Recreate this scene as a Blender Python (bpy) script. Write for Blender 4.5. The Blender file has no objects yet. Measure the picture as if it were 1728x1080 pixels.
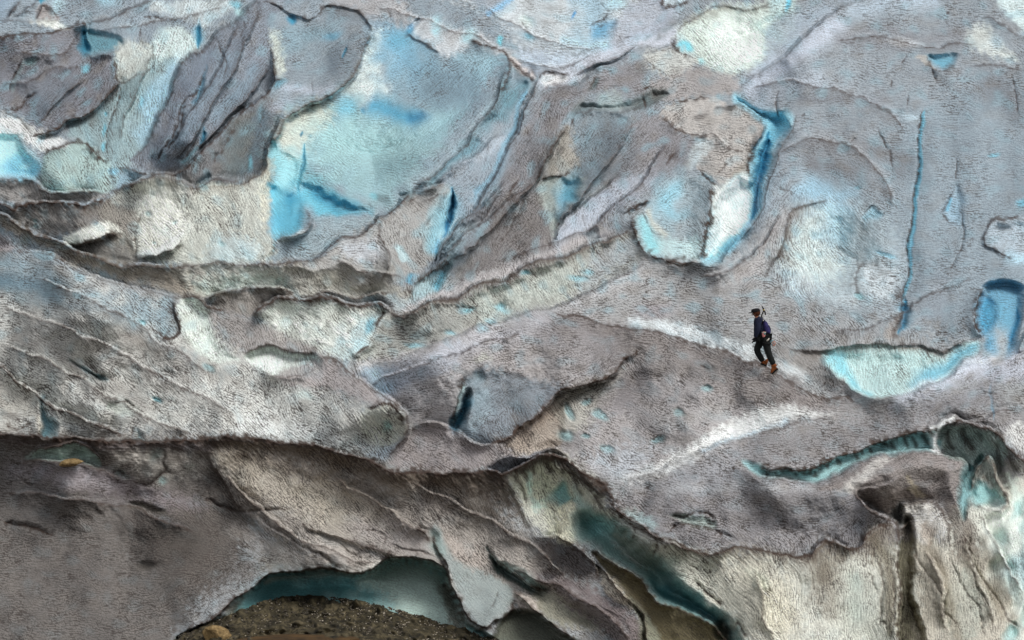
import bpy, math, random
import numpy as np
from mathutils import Vector, Matrix
random.seed(7)
RNG = np.random.default_rng(11)
sc = bpy.context.scene
col = sc.collection
R = math.radians

# ------------------------------------------------------------------ camera, sky, sun, exposure
W0, H0 = 1728.0, 1080.0
CAM = Vector((0, 0, 16.0)); PITCH = R(-5.0); HF = R(20.5)
cd = bpy.data.cameras.new('camera'); cam = bpy.data.objects.new('camera', cd); col.objects.link(cam)
cam.location = CAM; cam.rotation_euler = (R(90) + PITCH, 0, 0)
cd.sensor_width = 36; cd.lens = 18 / math.tan(HF / 2); cd.clip_start = .5; cd.clip_end = 3000
sc.camera = cam
world = bpy.data.worlds.new('World'); sc.world = world; world.use_nodes = True
SUN_EL, SUN_AZ = 58, 125            # azimuth clockwise from +Y (view direction): from the right, a little behind the camera
nt = world.node_tree; bg = nt.nodes['Background']
sky = nt.nodes.new('ShaderNodeTexSky'); sky.sky_type = 'NISHITA'; sky.sun_disc = False
sky.sun_elevation = R(SUN_EL); sky.sun_rotation = R(SUN_AZ)
sky.air_density = 1.0; sky.dust_density = 5.0; sky.ozone_density = 1.0
hs = nt.nodes.new('ShaderNodeHueSaturation'); hs.inputs['Saturation'].default_value = .28      # a thin even overcast
nt.links.new(sky.outputs[0], hs.inputs['Color']); nt.links.new(hs.outputs[0], bg.inputs[0]); bg.inputs[1].default_value = .15
sl = bpy.data.lights.new('sun', 'SUN'); sl.energy = 1.05; sl.angle = R(32); sl.color = (1, 1, .96)
so = bpy.data.objects.new('sun', sl); col.objects.link(so)
sd = Vector((math.sin(R(SUN_AZ)) * math.cos(R(SUN_EL)), math.cos(R(SUN_AZ)) * math.cos(R(SUN_EL)), math.sin(R(SUN_EL))))
so.rotation_euler = sd.to_track_quat('Z', 'Y').to_euler(); so.location = (30, 20, 60)
sc.view_settings.view_transform = 'Standard'; sc.view_settings.look = 'None'
sc.view_settings.exposure = -0.26; sc.view_settings.gamma = 1; sc.view_settings.use_curve_mapping = False

# ------------------------------------------------------------------ places in the world
TH = math.tan(HF / 2)
CP, SP = math.cos(PITCH), math.sin(PITCH)
def place(u, v, D):
    """the point at depth D seen at photo position u, v (arrays or numbers)"""
    x = (u - W0 / 2) / (W0 / 2) * TH * D
    y = -(v - H0 / 2) / (W0 / 2) * TH * D
    return x, D * CP - y * SP, CAM.z + D * SP + y * CP
def slope_depth(v):
    return 1.0 / (1 / 105. + (1 / 64. - 1 / 105.) * v / H0)

# ------------------------------------------------------------------ grid
SPC = 1.6
def axis(lo, hi, olo, ohi, n):
    mid = np.arange(lo, hi + SPC, SPC)
    g = np.linspace(0, 1, n + 1)[1:]
    a = lo - SPC * n * g - (olo - SPC * n) * g ** 2
    b = mid[-1] + SPC * n * g + (ohi - SPC * n) * g ** 2
    return np.concatenate([a[::-1], mid, b])
U1 = axis(-24, 1752, 420, 420, 40).astype(np.float32)
V1 = axis(-24, 1104, 420, 260, 40).astype(np.float32)
NX, NY = len(U1), len(V1)
U, V = np.meshgrid(U1, V1)

def fnoise(lam, seed, ax=1.0, ay=1.0, wide=.45):
    """band-limited noise, wavelength lam in photo px, unit variance"""
    r = np.random.default_rng(seed)
    f = np.fft.rfft2(r.standard_normal((NY, NX)).astype(np.float32))
    fy = np.fft.fftfreq(NY)[:, None] * ay; fx = np.fft.rfftfreq(NX)[None, :] * ax
    k = np.sqrt(fx * fx + fy * fy) + 1e-9
    w = np.exp(-(np.log(k * lam / SPC) / wide) ** 2)
    a = np.fft.irfft2(f * w, s=(NY, NX)).astype(np.float32)
    return (a - a.mean()) / a.std()
def sstep(a, b, x):
    t = np.clip((x - a) / (b - a), 0, 1); return t * t * (3 - 2 * t)
def srgb(c):
    c = np.array(c, np.float32) / 255.; return np.where(c < .04045, c / 12.92, ((c + .055) / 1.055) ** 2.4)

wn = [fnoise(90, 1), fnoise(90, 2), fnoise(26, 3), fnoise(26, 4), fnoise(9, 5), fnoise(9, 6)]
UW = U + 2.2 * wn[0] + .7 * wn[2] + .22 * wn[4]
VW = V + 2.2 * wn[1] + .7 * wn[3] + .22 * wn[5]
RN = fnoise(14, 8)                                          # ragged widths
RN2 = fnoise(40, 9)

# ------------------------------------------------------------------ fields
Dp = slope_depth(np.maximum(V, -900)).astype(np.float32)
DD = np.zeros_like(Dp)
# ice kinds: colour of the ice itself (as it looks in even light), and how rough its dirt texture is
PAL = {'G': ((144, 145, 148), 1.0), 'L': ((166, 167, 172), .8), 'K': ((66, 58, 55), .9), 'M': ((114, 108, 106), 1.1),
       'W': ((206, 206, 200), .55), 'C': ((156, 192, 196), .45), 'B': ((98, 170, 190), .35), 'D': ((34, 128, 160), .15),
       'T': ((92, 134, 138), .35), 'Y': ((172, 162, 148), .9), 'S': ((108, 122, 136), .8), 'N': ((100, 84, 58), .8),
       'P': ((184, 196, 208), .5), 'X': ((134, 146, 150), .6), 'V': ((132, 146, 159), .8), 'E': ((40, 104, 112), .25)}
def srgb_ice(c):
    c = srgb(c) * np.array([.962, 1, .975], np.float32); g = c @ np.array([.2126, .7152, .0722]); return g + (c - g) * ISAT
ISAT = .86
PC = {k: srgb_ice(v[0]) for k, v in PAL.items()}
COL = np.empty((NY, NX, 3), np.float32); COL[:] = PC['G']
TEX = np.ones((NY, NX), np.float32)
FX = np.zeros((NY, NX), np.float32); FY = np.zeros_like(FX); 
DIRT = np.zeros_like(FX)

def smooth(p, closed=False, n=5):
    p = np.array(p, float)
    if len(p) < 3 and not closed: return p
    q = np.vstack([p[-1], p, p[0], p[1]]) if closed else np.vstack([2 * p[0] - p[1], p, 2 * p[-1] - p[-2]])
    out = []
    for i in range(len(p) if closed else len(p) - 1):
        a, b, c, d = q[i], q[i + 1], q[i + 2], q[i + 3]
        for k in range(n):
            t = k / n
            out.append(.5 * (2 * b + (c - a) * t + (2 * a - 5 * b + 4 * c - d) * t * t + (3 * b - a - 3 * c + d) * t ** 3))
    out.append(out[0] if closed else p[-1])
    return np.array(out)
def window(p, m):
    x0, y0 = p.min(0) - m; x1, y1 = p.max(0) + m
    i0, i1 = np.searchsorted(U1, [x0, x1]); j0, j1 = np.searchsorted(V1, [y0, y1])
    return slice(j0, j1), slice(i0, i1)
def line_dist(p, w, warp=1.0):
    """distance to a line, side (+ = below when drawn to the right), position along it"""
    X = UW[w] if warp else U[w]; Y = VW[w] if warp else V[w]
    best = np.full(X.shape, 1e9, np.float32); cr = np.zeros_like(best); al = np.zeros_like(best); acc = 0.
    for a, b in zip(p[:-1], p[1:]):
        d = b - a; L = math.hypot(*d)
        if L < 1e-6: continue
        dx, dy = d / L
        px = X - a[0]; py = Y - a[1]
        t = np.clip(px * dx + py * dy, 0, L)
        q = (px - t * dx) ** 2 + (py - t * dy) ** 2
        m = q < best - 1e-3
        c = dx * py - dy * px
        best = np.where(m, q, best); cr = np.where(m, c, cr); al = np.where(m, acc + t, al)
        acc += L
    return np.sqrt(best), np.where(cr >= 0, 1., -1.).astype(np.float32), al, acc
def box(a, r):
    """soften by r cells"""
    for ax in (0, 1):
        for _ in range(2):
            c = np.cumsum(np.concatenate([np.repeat(np.take(a, [0], ax), r + 1, ax), a, np.repeat(np.take(a, [-1], ax), r, ax)], ax), ax)
            n = a.shape[ax]
            a = (np.take(c, range(2 * r + 1, 2 * r + 1 + n), ax) - np.take(c, range(0, n), ax)) / (2 * r + 1)
    return a.astype(np.float32)
def paint(w, m, c, tex=None):
    c3 = PC[c] if isinstance(c, str) else srgb_ice(c)
    t = PAL[c][1] if isinstance(c, str) else .7
    if tex is not None: t = tex
    COL[w] += (c3 - COL[w]) * m[..., None]
    TEX[w] += (t - TEX[w]) * m

def crest(pts, A=2., wf=60, B=1., wb=40, lw=2.2, dk=.7, fr=0, taper=35, fk=.5, step=1.2, taper2=None, dome=0, wr=100, rim=.15, J=5):
    """an edge of the ice: the + side stands nearer by A, the - side lies back by B; a line of silt follows it"""
    if A < 0: A *= .22; B *= .22
    else: B *= .55
    if taper == 35: taper = max(35, .7 * max(wf, wb), 1.5 * wr if dome else 0)
    p = smooth(pts); m = max(3.4 * max(wf, wb, fr, 8), 3.1 * wr if dome else 0); w = window(p, m)
    d, s, al, L = line_dist(p, w)
    t2 = taper if taper2 is None else taper2
    e = sstep(0, 1, al / (min(taper, L / 2.01) + .8 * d)) * sstep(0, 1, (L - al) / (min(t2, L / 2.01) + .8 * d))
    near = np.exp(-(d / 14.) ** 2); e = (e * near + box(box(e, 10), 6) * (1 - near)).astype(np.float32)
    sdv = d * s
    k = sstep(-J, .5, sdv) if A > 0 else sstep(-1, J, sdv)      # the top edge rolls over within J
    front = -A * np.exp(-(d / wf)) * (1 - sstep(1.6, 3.2, d / wf)) * k; back = B * np.exp(-(d / wb)) * (1 - sstep(1.6, 3.2, d / wb)) * (1 - k)
    DD[w] += (front + back) * e * ZA
    if dome:                                                    # the near side swells out below its skyline
        t = d / wr; DD[w] += -dome * np.sqrt(t + 1e-4) * np.exp(-t * t * .6) * k * e
    if rim: paint(w, rim * np.exp(-((-sdv - 5.5) / 4.) ** 2) * e * np.clip(.8 + .5 * RN2[w], 0, 1.3), (186, 184, 184), .7)  # pale crest highlight painted just behind the edge
    ee = sstep(0, 12, al) * sstep(0, 12, L - al)
    lwv = 1.1 * lw * np.clip(.75 + .6 * RN[w] + .4 * RN2[w], .12, 3)
    DIRT[w] = np.maximum(DIRT[w], min(1, dk * 1.25) * np.exp(-(np.abs(sdv - lw * .3) / (lwv * 1.15 + .4)) ** 2) * ee)
    if fr:
        f = fk * np.exp(-d / (fr * np.clip(.7 + .5 * FRN[w], .1, 3))) * (sdv > -1) * ee
        DIRT[w] = np.maximum(DIRT[w], f)
def crack(pts, w_=2., A=.5, dk=.85, c=None, wc=4., off=0):
    """a narrow crack; c = blue ice showing beside it"""
    p = smooth(pts); w = window(p, max(20, 4 * wc)); d, s, al, L = line_dist(p, w)
    e = sstep(0, min(25, L / 2.01), al) * sstep(0, min(25, L / 2.01), L - al)
    lw = w_ * np.clip(.6 + .6 * RN[w], .1, 2.4) * (.35 + .65 * e) 
    if c:
        sdv = d * s - off
        paint(w, np.exp(-(np.abs(sdv) / (wc * (.3 + .7 * e))) ** 3) * .9 * np.clip(e * 3, 0, 1), c)
    DD[w] += A * np.exp(-(d / (w_ * 1.6)) ** 2) * e * ZC
    DIRT[w] = np.maximum(DIRT[w], dk * np.exp(-(d / (lw + .25)) ** 2) * np.clip(e * 2, 0, 1))
def crev(pts, wd, A, c='D', edge='B', we=None, s=.95):
    """a crevasse: a trough with blue walls"""
    p = smooth(pts); we = we or wd * 2.2; w = window(p, we * 2.5 + 6); d, s_, al, L = line_dist(p, w)
    e = sstep(0, L * .3, al) * sstep(0, L * .3, L - al)
    r = .25 + .75 * e
    if edge: paint(w, s * .85 * np.exp(-(d / (we * r)) ** 2), edge)
    paint(w, s * np.exp(-(d / (wd * r)) ** 3), c)
    DD[w] += A * np.exp(-(d / (wd * 1.15 * r)) ** 2) * (.2 + .8 * e) * ZV
ZF, ZB, ZC, ZV, ZA = .6, .25, .22, .38, .95                  # depth scales: areas, hollows, cracks, crevasses, edges
def fill(pts, c, f=8, s=.9, dz=0, tex=None, f2=None):
    f0 = f; p = smooth(pts, True, 4); w = window(p, max(f * 2, abs(f2 or 0)) * 1.5 + 4); d, _, _, _ = line_dist(p, w)
    X, Y = UW[w], VW[w]; ins = np.zeros(X.shape, bool)
    for a, b in zip(p[:-1], p[1:]):
        if a[1] == b[1]: continue
        m = ((a[1] > Y) != (b[1] > Y)) & (X < (b[0] - a[0]) * (Y - a[1]) / (b[1] - a[1]) + a[0]); ins ^= m
    sdv = np.where(ins, d, -d)
    m = sstep(-f, f, sdv + f * .25 * RN[w])
    if c:
        q = PC[c] if isinstance(c, str) else srgb_ice(c)
        if q[2] > q[0] * 1.45: f *= 2.; m = sstep(-f, f, sdv + f * .2 * RN2[w] - f * .15)     # blue ice fades into the grey
        paint(w, m * s, c, tex)
    if dz:
        g = f2 or f0
        DD[w] += dz * sstep(-2 if g > 6 else -g, g * 2, sdv) * ZF
    return w, m
def blob(u, v, a, b, ang=0, c=None, s=.9, dz=0, hard=1.5, tex=None):
    """a round hollow (dz>0) or bump (dz<0)"""
    m_ = 2.2 * max(a, b); w = window(np.array([[u, v], [u, v]], float), m_)
    X = UW[w] - u; Y = VW[w] - v; ca, sa = math.cos(R(ang)), math.sin(R(ang))
    q = ((X * ca + Y * sa) / a) ** 2 + ((-X * sa + Y * ca) / b) ** 2
    m = np.exp(-q ** hard)
    if c: paint(w, m * s, c, tex)
    if dz: DD[w] += dz * m * ZB
def brush(pts, wd, c, s=.8, dz=0, hard=1., tex=None):
    p = smooth(pts); w = window(p, wd * 2.5); d, _, al, L = line_dist(p, w)
    e = sstep(0, min(wd * 1.5, L / 2.01), al) * sstep(0, min(wd * 1.5, L / 2.01), L - al)
    m = np.exp(-(d / wd) ** (2 * hard)) * e
    if c: paint(w, m * s, c, tex)
    if dz: DD[w] += dz * m * ZB
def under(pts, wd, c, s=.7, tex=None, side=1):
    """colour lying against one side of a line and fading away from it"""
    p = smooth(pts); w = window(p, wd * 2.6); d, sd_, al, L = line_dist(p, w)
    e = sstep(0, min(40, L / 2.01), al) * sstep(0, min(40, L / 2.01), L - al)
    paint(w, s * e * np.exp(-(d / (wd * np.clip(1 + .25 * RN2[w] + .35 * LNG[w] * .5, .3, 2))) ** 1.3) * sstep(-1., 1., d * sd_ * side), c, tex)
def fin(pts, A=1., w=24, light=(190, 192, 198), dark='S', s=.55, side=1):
    """a long sharp fold: its edge highlight and the shade of its face are put into the colour"""
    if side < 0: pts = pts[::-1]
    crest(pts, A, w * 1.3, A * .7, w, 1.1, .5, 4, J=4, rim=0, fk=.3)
    under(pts, w * .8, dark, s); under(pts, w * .35, light, s, .6, -1)  # painted shade on the face, painted highlight along the edge
def roll(pts, wd, dz):
    brush(pts, wd, None, dz=dz)

# flow of the grain: (u, v, direction in degrees, 0 = to the right, 90 = down)
FLOW = [(60,60,-15),(100,150,-45),(60,260,40),(140,290,60),(230,200,75),(330,150,-65),(300,240,-60),(400,150,-60),(400,240,-55),
 (520,90,-25),(520,230,20),(580,280,30),(680,130,-25),(700,230,-35),(640,290,10),(800,180,-45),(830,260,-60),(900,50,15),(1000,60,-10),
 (1000,110,-20),(930,220,-65),(1050,130,-20),(1050,230,-40),(1100,250,-45),(950,340,-45),(1220,60,40),(1220,250,10),(1240,380,60),
 (1350,120,-20),(1500,60,0),(1500,150,8),(1650,80,10),(1400,240,5),(1600,260,0),(1680,200,10),(1440,300,30),(1400,400,60),(1350,430,70),
 (1450,470,10),(1600,420,-5),(1600,520,-15),(1700,480,0),(1330,380,-60),(1250,480,-20),(1150,480,10),(1180,540,25),(1040,480,-20),
 (1000,430,60),(900,490,60),(760,540,50),(560,560,45),(330,360,60),(400,370,60),(150,370,50),(60,400,35),(300,470,30),(480,470,40),
 (560,470,40),(560,400,-20),(700,400,60),(760,450,-60),(850,400,-60),(60,480,10),(100,560,30),(200,600,35),(300,650,38),(430,680,38),
 (550,700,35),(640,680,60),(240,560,40),(350,560,60),(480,620,80),(100,680,40),(700,620,-25),(720,670,-10),(830,680,-40),(850,600,-15),
 (950,580,0),(1000,640,-30),(980,710,40),(1100,640,30),(1150,700,20),(1250,680,15),(1200,610,25),(1000,790,20),(870,720,60),(740,760,30),
 (1350,640,40),(1450,620,80),(1550,620,70),(1600,660,-25),(1680,620,-20),(1450,700,-3),(1600,680,-8),(1300,740,-8),(1150,800,10),
 (1300,850,15),(1200,870,15),(1400,840,-20),(1560,800,-15),(1650,760,60),(1700,850,70),(1450,960,85),(1350,980,80),(1600,980,85),
 (1250,960,50),(1150,960,40),(950,830,70),(900,880,60),(850,850,60),(760,850,50),(650,850,45),(520,830,50),(430,800,50),(600,900,35),
 (450,880,45),(900,960,38),(980,1000,38),(800,980,50),(60,760,5),(200,780,0),(100,850,8),(250,860,20),(120,950,5),(250,950,10),
 (350,900,30),(100,1040,0),(300,1010,-20),(380,980,-30),(560,990,0),(680,1000,20)]
def flow_field():
    n = 8; us = U1[::n]; vs = V1[::n]; gu, gv = np.meshgrid(us, vs); cx = np.zeros_like(gu); sx = np.zeros_like(gu)
    for u, v, a in FLOW:
        w = 1 / (((gu - u) ** 2 + (gv - v) ** 2) + 25. ** 2) ** 2.
        cx += w * math.cos(R(2 * a)); sx += w * math.sin(R(2 * a))
    th = .5 * np.arctan2(sx, cx)
    c2, s2 = np.cos(2 * th), np.sin(2 * th)
    def up(a):
        jj = np.minimum(np.arange(NY) / n, a.shape[0] - 1.001); ii = np.minimum(np.arange(NX) / n, a.shape[1] - 1.001)
        j = jj.astype(int); i = ii.astype(int); fj = (jj - j)[:, None]; fi = (ii - i)[None]
        return (a[j][:, i] * (1 - fj) * (1 - fi) + a[j + 1][:, i] * fj * (1 - fi) + a[j][:, i + 1] * (1 - fj) * fi + a[j + 1][:, i + 1] * fj * fi)
    th = .5 * np.arctan2(up(s2), up(c2)) + .16 * wn[0] + .12 * wn[2]
    return np.cos(th).astype(np.float32), np.sin(th).astype(np.float32)
FX, FY = flow_field()
def along(n, steps, h=1.0, cross=False):
    """smear noise along the flow"""
    acc = n.copy(); wsum = 1.
    J, I = np.meshgrid(np.arange(NY, dtype=np.float32), np.arange(NX, dtype=np.float32), indexing='ij')
    for sg in (1, -1):
        x = I.copy(); y = J.copy(); px = FX * sg; py = FY * sg
        if cross: px, py = -py, px
        for k in range(steps):
            x += px * h; y += py * h
            xi = np.clip(np.rint(x), 0, NX - 1).astype(np.int32); yi = np.clip(np.rint(y), 0, NY - 1).astype(np.int32)
            wgt = 1 - (k + 1) / (steps + 1); acc += wgt * n[yi, xi]; wsum += wgt
            vx = FX[yi, xi]; vy = FY[yi, xi]
            if cross: vx, vy = -vy, vx
            d = vx * px + vy * py; f = np.where(d < 0, -1, 1); px = vx * f; py = vy * f
    return (acc - acc.mean()) / acc.std()
GR1 = along(fnoise(3.3, 21, wide=.6), 3)          # fine grain
FLK = fnoise(3.2, 27, wide=.8)           # single flecks of silt
GR2 = along(fnoise(6.5, 22, wide=.6), 3)                     # longer strokes
GR3 = along(fnoise(15, 23, wide=.6), 3)                   # bands
CEL = along(fnoise(8.5, 24, wide=.6), 2)
CE2 = along(fnoise(14, 29, wide=.6), 4)
STK = along(fnoise(3.7, 28, wide=.6), 3)          # thin dark strokes of grit lying along the flow                    # cell walls of the melting surface
MID = fnoise(45, 25); BIG = fnoise(170, 26)
LNG = along(fnoise(7.5, 30, wide=.6), 12)           # long streaks where melt water runs down a face
FRN = LNG
SW = np.zeros_like(FX)
def streak(pts, s=1., f=14):
    w, m = fill(pts, None, f, 1.); SW[w] = np.maximum(SW[w], m * s)
# ================================================================== THE ICE, feature by feature
# ---- broad areas
fill([(-400,-400),(900,-400),(900,140),(700,470),(-400,330)], 'V', 40, .8)
fill([(800,-400),(2140,-400),(2140,560),(1500,560),(1100,430),(900,200)], 'V', 40, .55)
fill([(1300,60),(1600,20),(1728,60),(1728,330),(1500,300),(1330,330),(1290,170)], (138,145,154), 40, .75)
fill([(1540,180),(2100,160),(2100,520),(1540,520)], (132,146,158), 30, .7)
fill([(-400,740),(340,745),(420,900),(300,1070),(200,1400),(-400,1400)], (106,98,94), 20, .9, tex=1.1)
fill([(340,740),(600,780),(830,800),(850,870),(1000,1000),(1080,1080),(800,1000),(600,960),(400,860)], (150,140,133), 20, .85, tex=1.1)
fill([(0,430),(200,480),(500,640),(690,720),(640,770),(400,735),(0,730),(-400,730),(-400,430)], (182,180,176), 25, .85, tex=1.45)
fill([(1040,840),(1240,740),(1500,700),(1728,690),(1728,900),(1300,930),(1100,900)], (142,137,140), 25, .8, tex=1.2)
fill([(620,610),(900,520),(1100,550),(1320,640),(1400,680),(1200,760),(1040,810),(840,770),(700,720)], (158,150,151), 20, .8, tex=1.1)
fill([(1090,440),(1250,440),(1300,400),(1340,500),(1500,580),(1380,600),(1200,580),(1090,540),(930,520)], (150,148,150), 25, .8, tex=1.1)
fill([(850,790),(930,765),(1000,800),(1040,870),(1200,930),(1500,920),(1728,800),(2100,800),(2100,1400),(1240,1400),(1100,960),(920,900)], (188,186,176), 12, .9, tex=.8)

# ---- upper left
crest([(-60,66),(0,64),(35,57),(68,56),(100,50),(125,43),(143,38),(148,50)], 2.2, 45, 1.2, 40, 2.2, .75, 6, taper2=8, dome=1.5, wr=60)
fill([(-400,70),(0,68),(130,45),(142,92),(192,98),(200,135),(150,185),(80,222),(50,228),(0,180),(-400,180)], (122,120,128), 7, .85, tex=.95)
fill([(60,140),(110,150),(90,200),(62,215),(45,180)], 'S', 14, .6)
fill([(141,54),(160,48),(205,68),(207,80),(190,91),(160,95),(138,89)], (92,140,156), 4, .95, .8)
fill([(140,52),(147,60),(152,88),(138,89)], 'D', 3, .9, 1.2)
crest([(136,90),(160,96),(190,91),(208,78)], 1.8, 30, .3, 20, 1., .3)
crest([(190,98),(200,125),(203,137),(180,165),(150,188),(115,207),(80,225),(52,231)], .5, 25, 1.6, 30, 2., .75, 8)
crack([(38,95),(33,118),(22,140),(12,165)], 2, .8, .8, 'X', 4, -4)
blob(50,104,9,7,0,'T',.7,.6)
crack([(0,190),(30,182),(45,165),(72,148)], 2.2, .8, .8)
blob(143,115,7,8,30,'B',.8,.6)
fill([(192,95),(215,75),(255,70),(300,95),(302,130),(270,200),(225,275),(190,290),(115,225),(180,170),(205,138)], (136,158,163), 8, .9, tex=.9)
fill([(205,70),(255,75),(255,110),(210,132),(192,98)], (186,186,180), 8, .8)
fill([(262,60),(300,40),(335,75),(312,110),(290,95),(262,105)], (190,205,203), 8, .8)
fill([(300,100),(300,140),(270,195),(240,240),(232,225),(262,150)], (150,190,214), 10, .8)
crack([(192,98),(203,135),(225,130),(255,115),(257,80),(253,60)], 1.6, .5, .6)
crack([(206,138),(202,165),(194,190),(180,225),(185,262)], 1.8, .5, .7)
for u,v,a,b in ((237,172,4,9),(177,195,3,5),(174,222,4,10),(176,245,4,6)): blob(u,v,a,b,5,'B',.9,.4)
crev([(336,30),(335,55),(330,82)], 4, 1.6, 'D', (120,190,215), 9)
fill([(175,60),(240,25),(330,20),(390,10),(400,25),(345,35),(330,30),(250,55)], 'V', 8, .6)
fill([(265,5),(390,2),(400,10),(350,40),(330,32),(262,22)], (196,204,205), 6, .6)
crack([(235,27),(250,30),(275,33),(290,28)], 2, .8, .8)
crack([(240,40),(238,55),(230,65)], 1.4, .4, .7)
crest([(-60,40),(20,35),(60,34),(100,34),(118,48)], .8, 20, .6, 20, 1.2, .3)
fill([(48,34),(90,30),(118,47),(100,50),(70,40)], 'W', 4, .8)
crest([(8,36),(22,18),(38,-4)], .9, 20, .5, 20, 1.4, .6); crest([(18,32),(45,16),(70,3),(80,-6)], .9, 20, .8, 20, 1.4, .5)
crest([(58,31),(72,20),(79,10),(90,18),(103,32)], 1.1, 20, .6, 14, 1.4, .55)
fill([(-40,-20),(30,-20),(8,30),(-40,34)], (128,148,168), 6, .7); fill([(75,10),(88,15),(100,30),(62,30)], (150,138,136), 4, .8)
crev([(75,-8),(74,8)], 4, .6, 'D', 'B', 7)
fill([(88,-30),(120,-30),(100,18),(88,12)], (160,190,200), 5, .7); fill([(160,-20),(220,-20),(190,8),(165,8)], (140,178,195), 8, .8)
crest([(115,48),(150,35),(190,30),(225,10),(262,2)], 1., 25, 1., 20, 1.8, .5)
crack([(262,2),(262,8),(240,22),(236,28)], 1.6, .4, .6)
blob(398,8,10,7,0,'B',.8,.8); blob(403,20,9,7,0,'C',.8,.4)
# ---- the tall slate slab
fill([(432,0),(400,35),(370,52),(350,78),(315,96),(302,125),(285,165),(262,205),(240,240),(222,276),(262,292),(300,290),(340,262),(400,195),(455,155),(463,120),(452,70),(470,20),(520,-20),(440,-20)], (126,132,144), 5, .92, -.6, tex=.9, f2=30)
crest([(222,278),(240,242),(262,206),(285,166),(302,126),(314,98),(348,80),(370,52),(400,35),(418,12),(440,-4)], 2.6, 90, 1.2, 26, 1.8, .35, taper2=10, dome=2.5, wr=80)
crest([(314,97),(335,90),(348,82)], .7, 12, .4, 12, 2, .6)
fill([(345,85),(356,80),(368,95),(350,140),(330,165),(312,165),(305,120)], (108,122,140), 10, .5)
brush([(390,80),(370,130),(330,190),(290,250)], 12, (125,150,168), .55); brush([(440,100),(400,160),(350,210)], 10, (120,150,170), .5)
crack([(347,108),(340,135),(330,158),(312,170),(303,190),(300,205),(288,235),(265,282)], 2.2, 1.1, .85)
crack([(330,178),(312,185),(306,205),(298,230),(283,262)], 1.8, .8, .8)
fill([(347,112),(346,140),(334,176),(322,176),(330,158),(340,140)], (60,128,155), 3, .85, .6)
crev([(345,212),(344,232),(338,246)], 3.5, .8, 'D', (95,150,175), 7)
brush([(338,246),(322,262),(302,278)], 5, (95,145,160), .7)
crack([(332,225),(322,250),(300,278)], 1.6, .7, .8)
crack([(368,56),(376,90),(379,115),(374,135)], 1.8, .6, .7); crack([(412,28),(413,50),(403,62)], 1.6, .5, .55)
crack([(463,98),(450,60)], 1., .3, .3)
crest([(190,318),(262,297),(300,291),(340,262),(370,226),(400,195),(425,173),(453,156),(463,130),(462,108),(452,72)], 1.4, 60, .7, 26, 2., .65, 5)
fill([(262,298),(340,264),(400,198),(452,160),(470,185),(474,205),(463,240),(450,285),(410,305),(330,315)], (118,116,118), 6, .85, tex=.9)
fill([(400,200),(440,180),(470,190),(462,240),(448,285),(410,300),(385,290),(380,230)], (88,108,122), 12, .75)
fill([(395,200),(425,200),(420,280),(380,290),(375,250)], (104,110,108), 12, .6)
crack([(405,200),(385,230),(370,260),(358,285)], 2, .7, .7)
blob(425,275,4,14,15,'B',.7,.5); blob(438,190,6,16,10,(110,150,165),.5)
crack([(447,170),(440,200),(437,225)], 1.6,.4,.5)
fill([(350,290),(352,300),(335,314),(332,308)], (50,110,130), 4, .7, .5)
# ---- left ice pocket under the slope
fill([(-300,190),(0,192),(40,205),(70,222),(115,240),(110,262),(75,262),(0,225),(-300,225)], (205,205,204), 7, .9, tex=.6)
fill([(-300,215),(0,222),(35,240),(62,280),(62,306),(30,304),(0,300),(-300,300)], (160,208,218), 7, .95, 1.2, tex=.3)
fill([(5,285),(30,262),(58,285),(60,305),(20,302)], (90,172,205), 10, .8)
fill([(70,275),(85,258),(120,240),(150,247),(187,272),(188,320),(100,326),(70,312)], (150,172,170), 4, .92, -.3, tex=.9)
crest([(72,268),(90,252),(118,239),(150,250),(187,272)], 1.1, 30, .8, 20, 2.6, .75, 5)
crack([(187,272),(186,300),(190,318)], 1.8, .6, .6)
fill([(188,278),(200,285),(235,288),(225,310),(190,316)], (125,155,172), 6, .8); blob(190,288,7,7,0,(110,170,195),.8)
crest([(190,284),(225,286),(262,296)], .8,20,.4,20,1.4,.6)
crack([(0,188),(28,195),(42,212),(58,228)], 2.,.6,.6,None)
blob(72,235,8,5,-45,'B',.7,.4)
fill([(75,230),(110,235),(100,250),(70,245)], (190,192,196), 6, .6)
# ---- upper bowl
fill([(455,60),(520,30),(610,30),(625,60),(600,130),(560,162),(480,170),(460,150),(466,110)], (132,142,152), 12, .85, 3.4, f2=50)
fill([(455,60),(470,60),(478,90),(480,125),(466,118)], (190,195,185), 8, .8)
fill([(470,60),(500,45),(560,40),(540,75),(490,90)], (115,150,165), 14, .6)
blob(494,33,8,9,0,(40,140,175),.95,1.0,2); blob(558,62,16,9,-20,(75,150,180),.6,.4); blob(472,140,13,10,0,(90,150,170),.75,.5)
crev([(586,76),(583,88),(580,101)], 2.6, .7, 'D', None)
crest([(452,68),(458,90),(464,112),(466,128),(482,136)], .5, 20, 1.2, 30, 2., .7)
crest([(430,4),(468,10),(490,18),(505,25),(518,28),(533,24),(551,10),(578,12),(607,20),(625,40),(628,55)], -.6, 30, -1.2, 26, 2., .55, taper=6)
fill([(540,12),(590,12),(618,24),(622,40),(590,38),(560,30)], (110,112,118), 8, .6)
fill([(560,12),(572,12),(556,34),(550,30)], (120,150,165), 4, .5)
crest([(628,52),(618,75),(610,105),(598,128),(577,154),(552,164),(528,172),(505,182),(482,200),(472,225),(465,245)], .9, 40, 1.0, 40, 2.2, .6, 7, taper=10)
fill([(560,163),(585,150),(610,115),(630,55),(650,60),(640,120),(660,160),(640,168)], (196,206,205), 12, .85, tex=.45)
brush([(470,150),(520,155),(570,150)], 9, (168,175,190), .7); brush([(450,190),(480,178),(500,172)], 8, (158,165,180), .6)
crack([(526,130),(525,165),(527,190)], 1.2, .3, .55)
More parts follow.
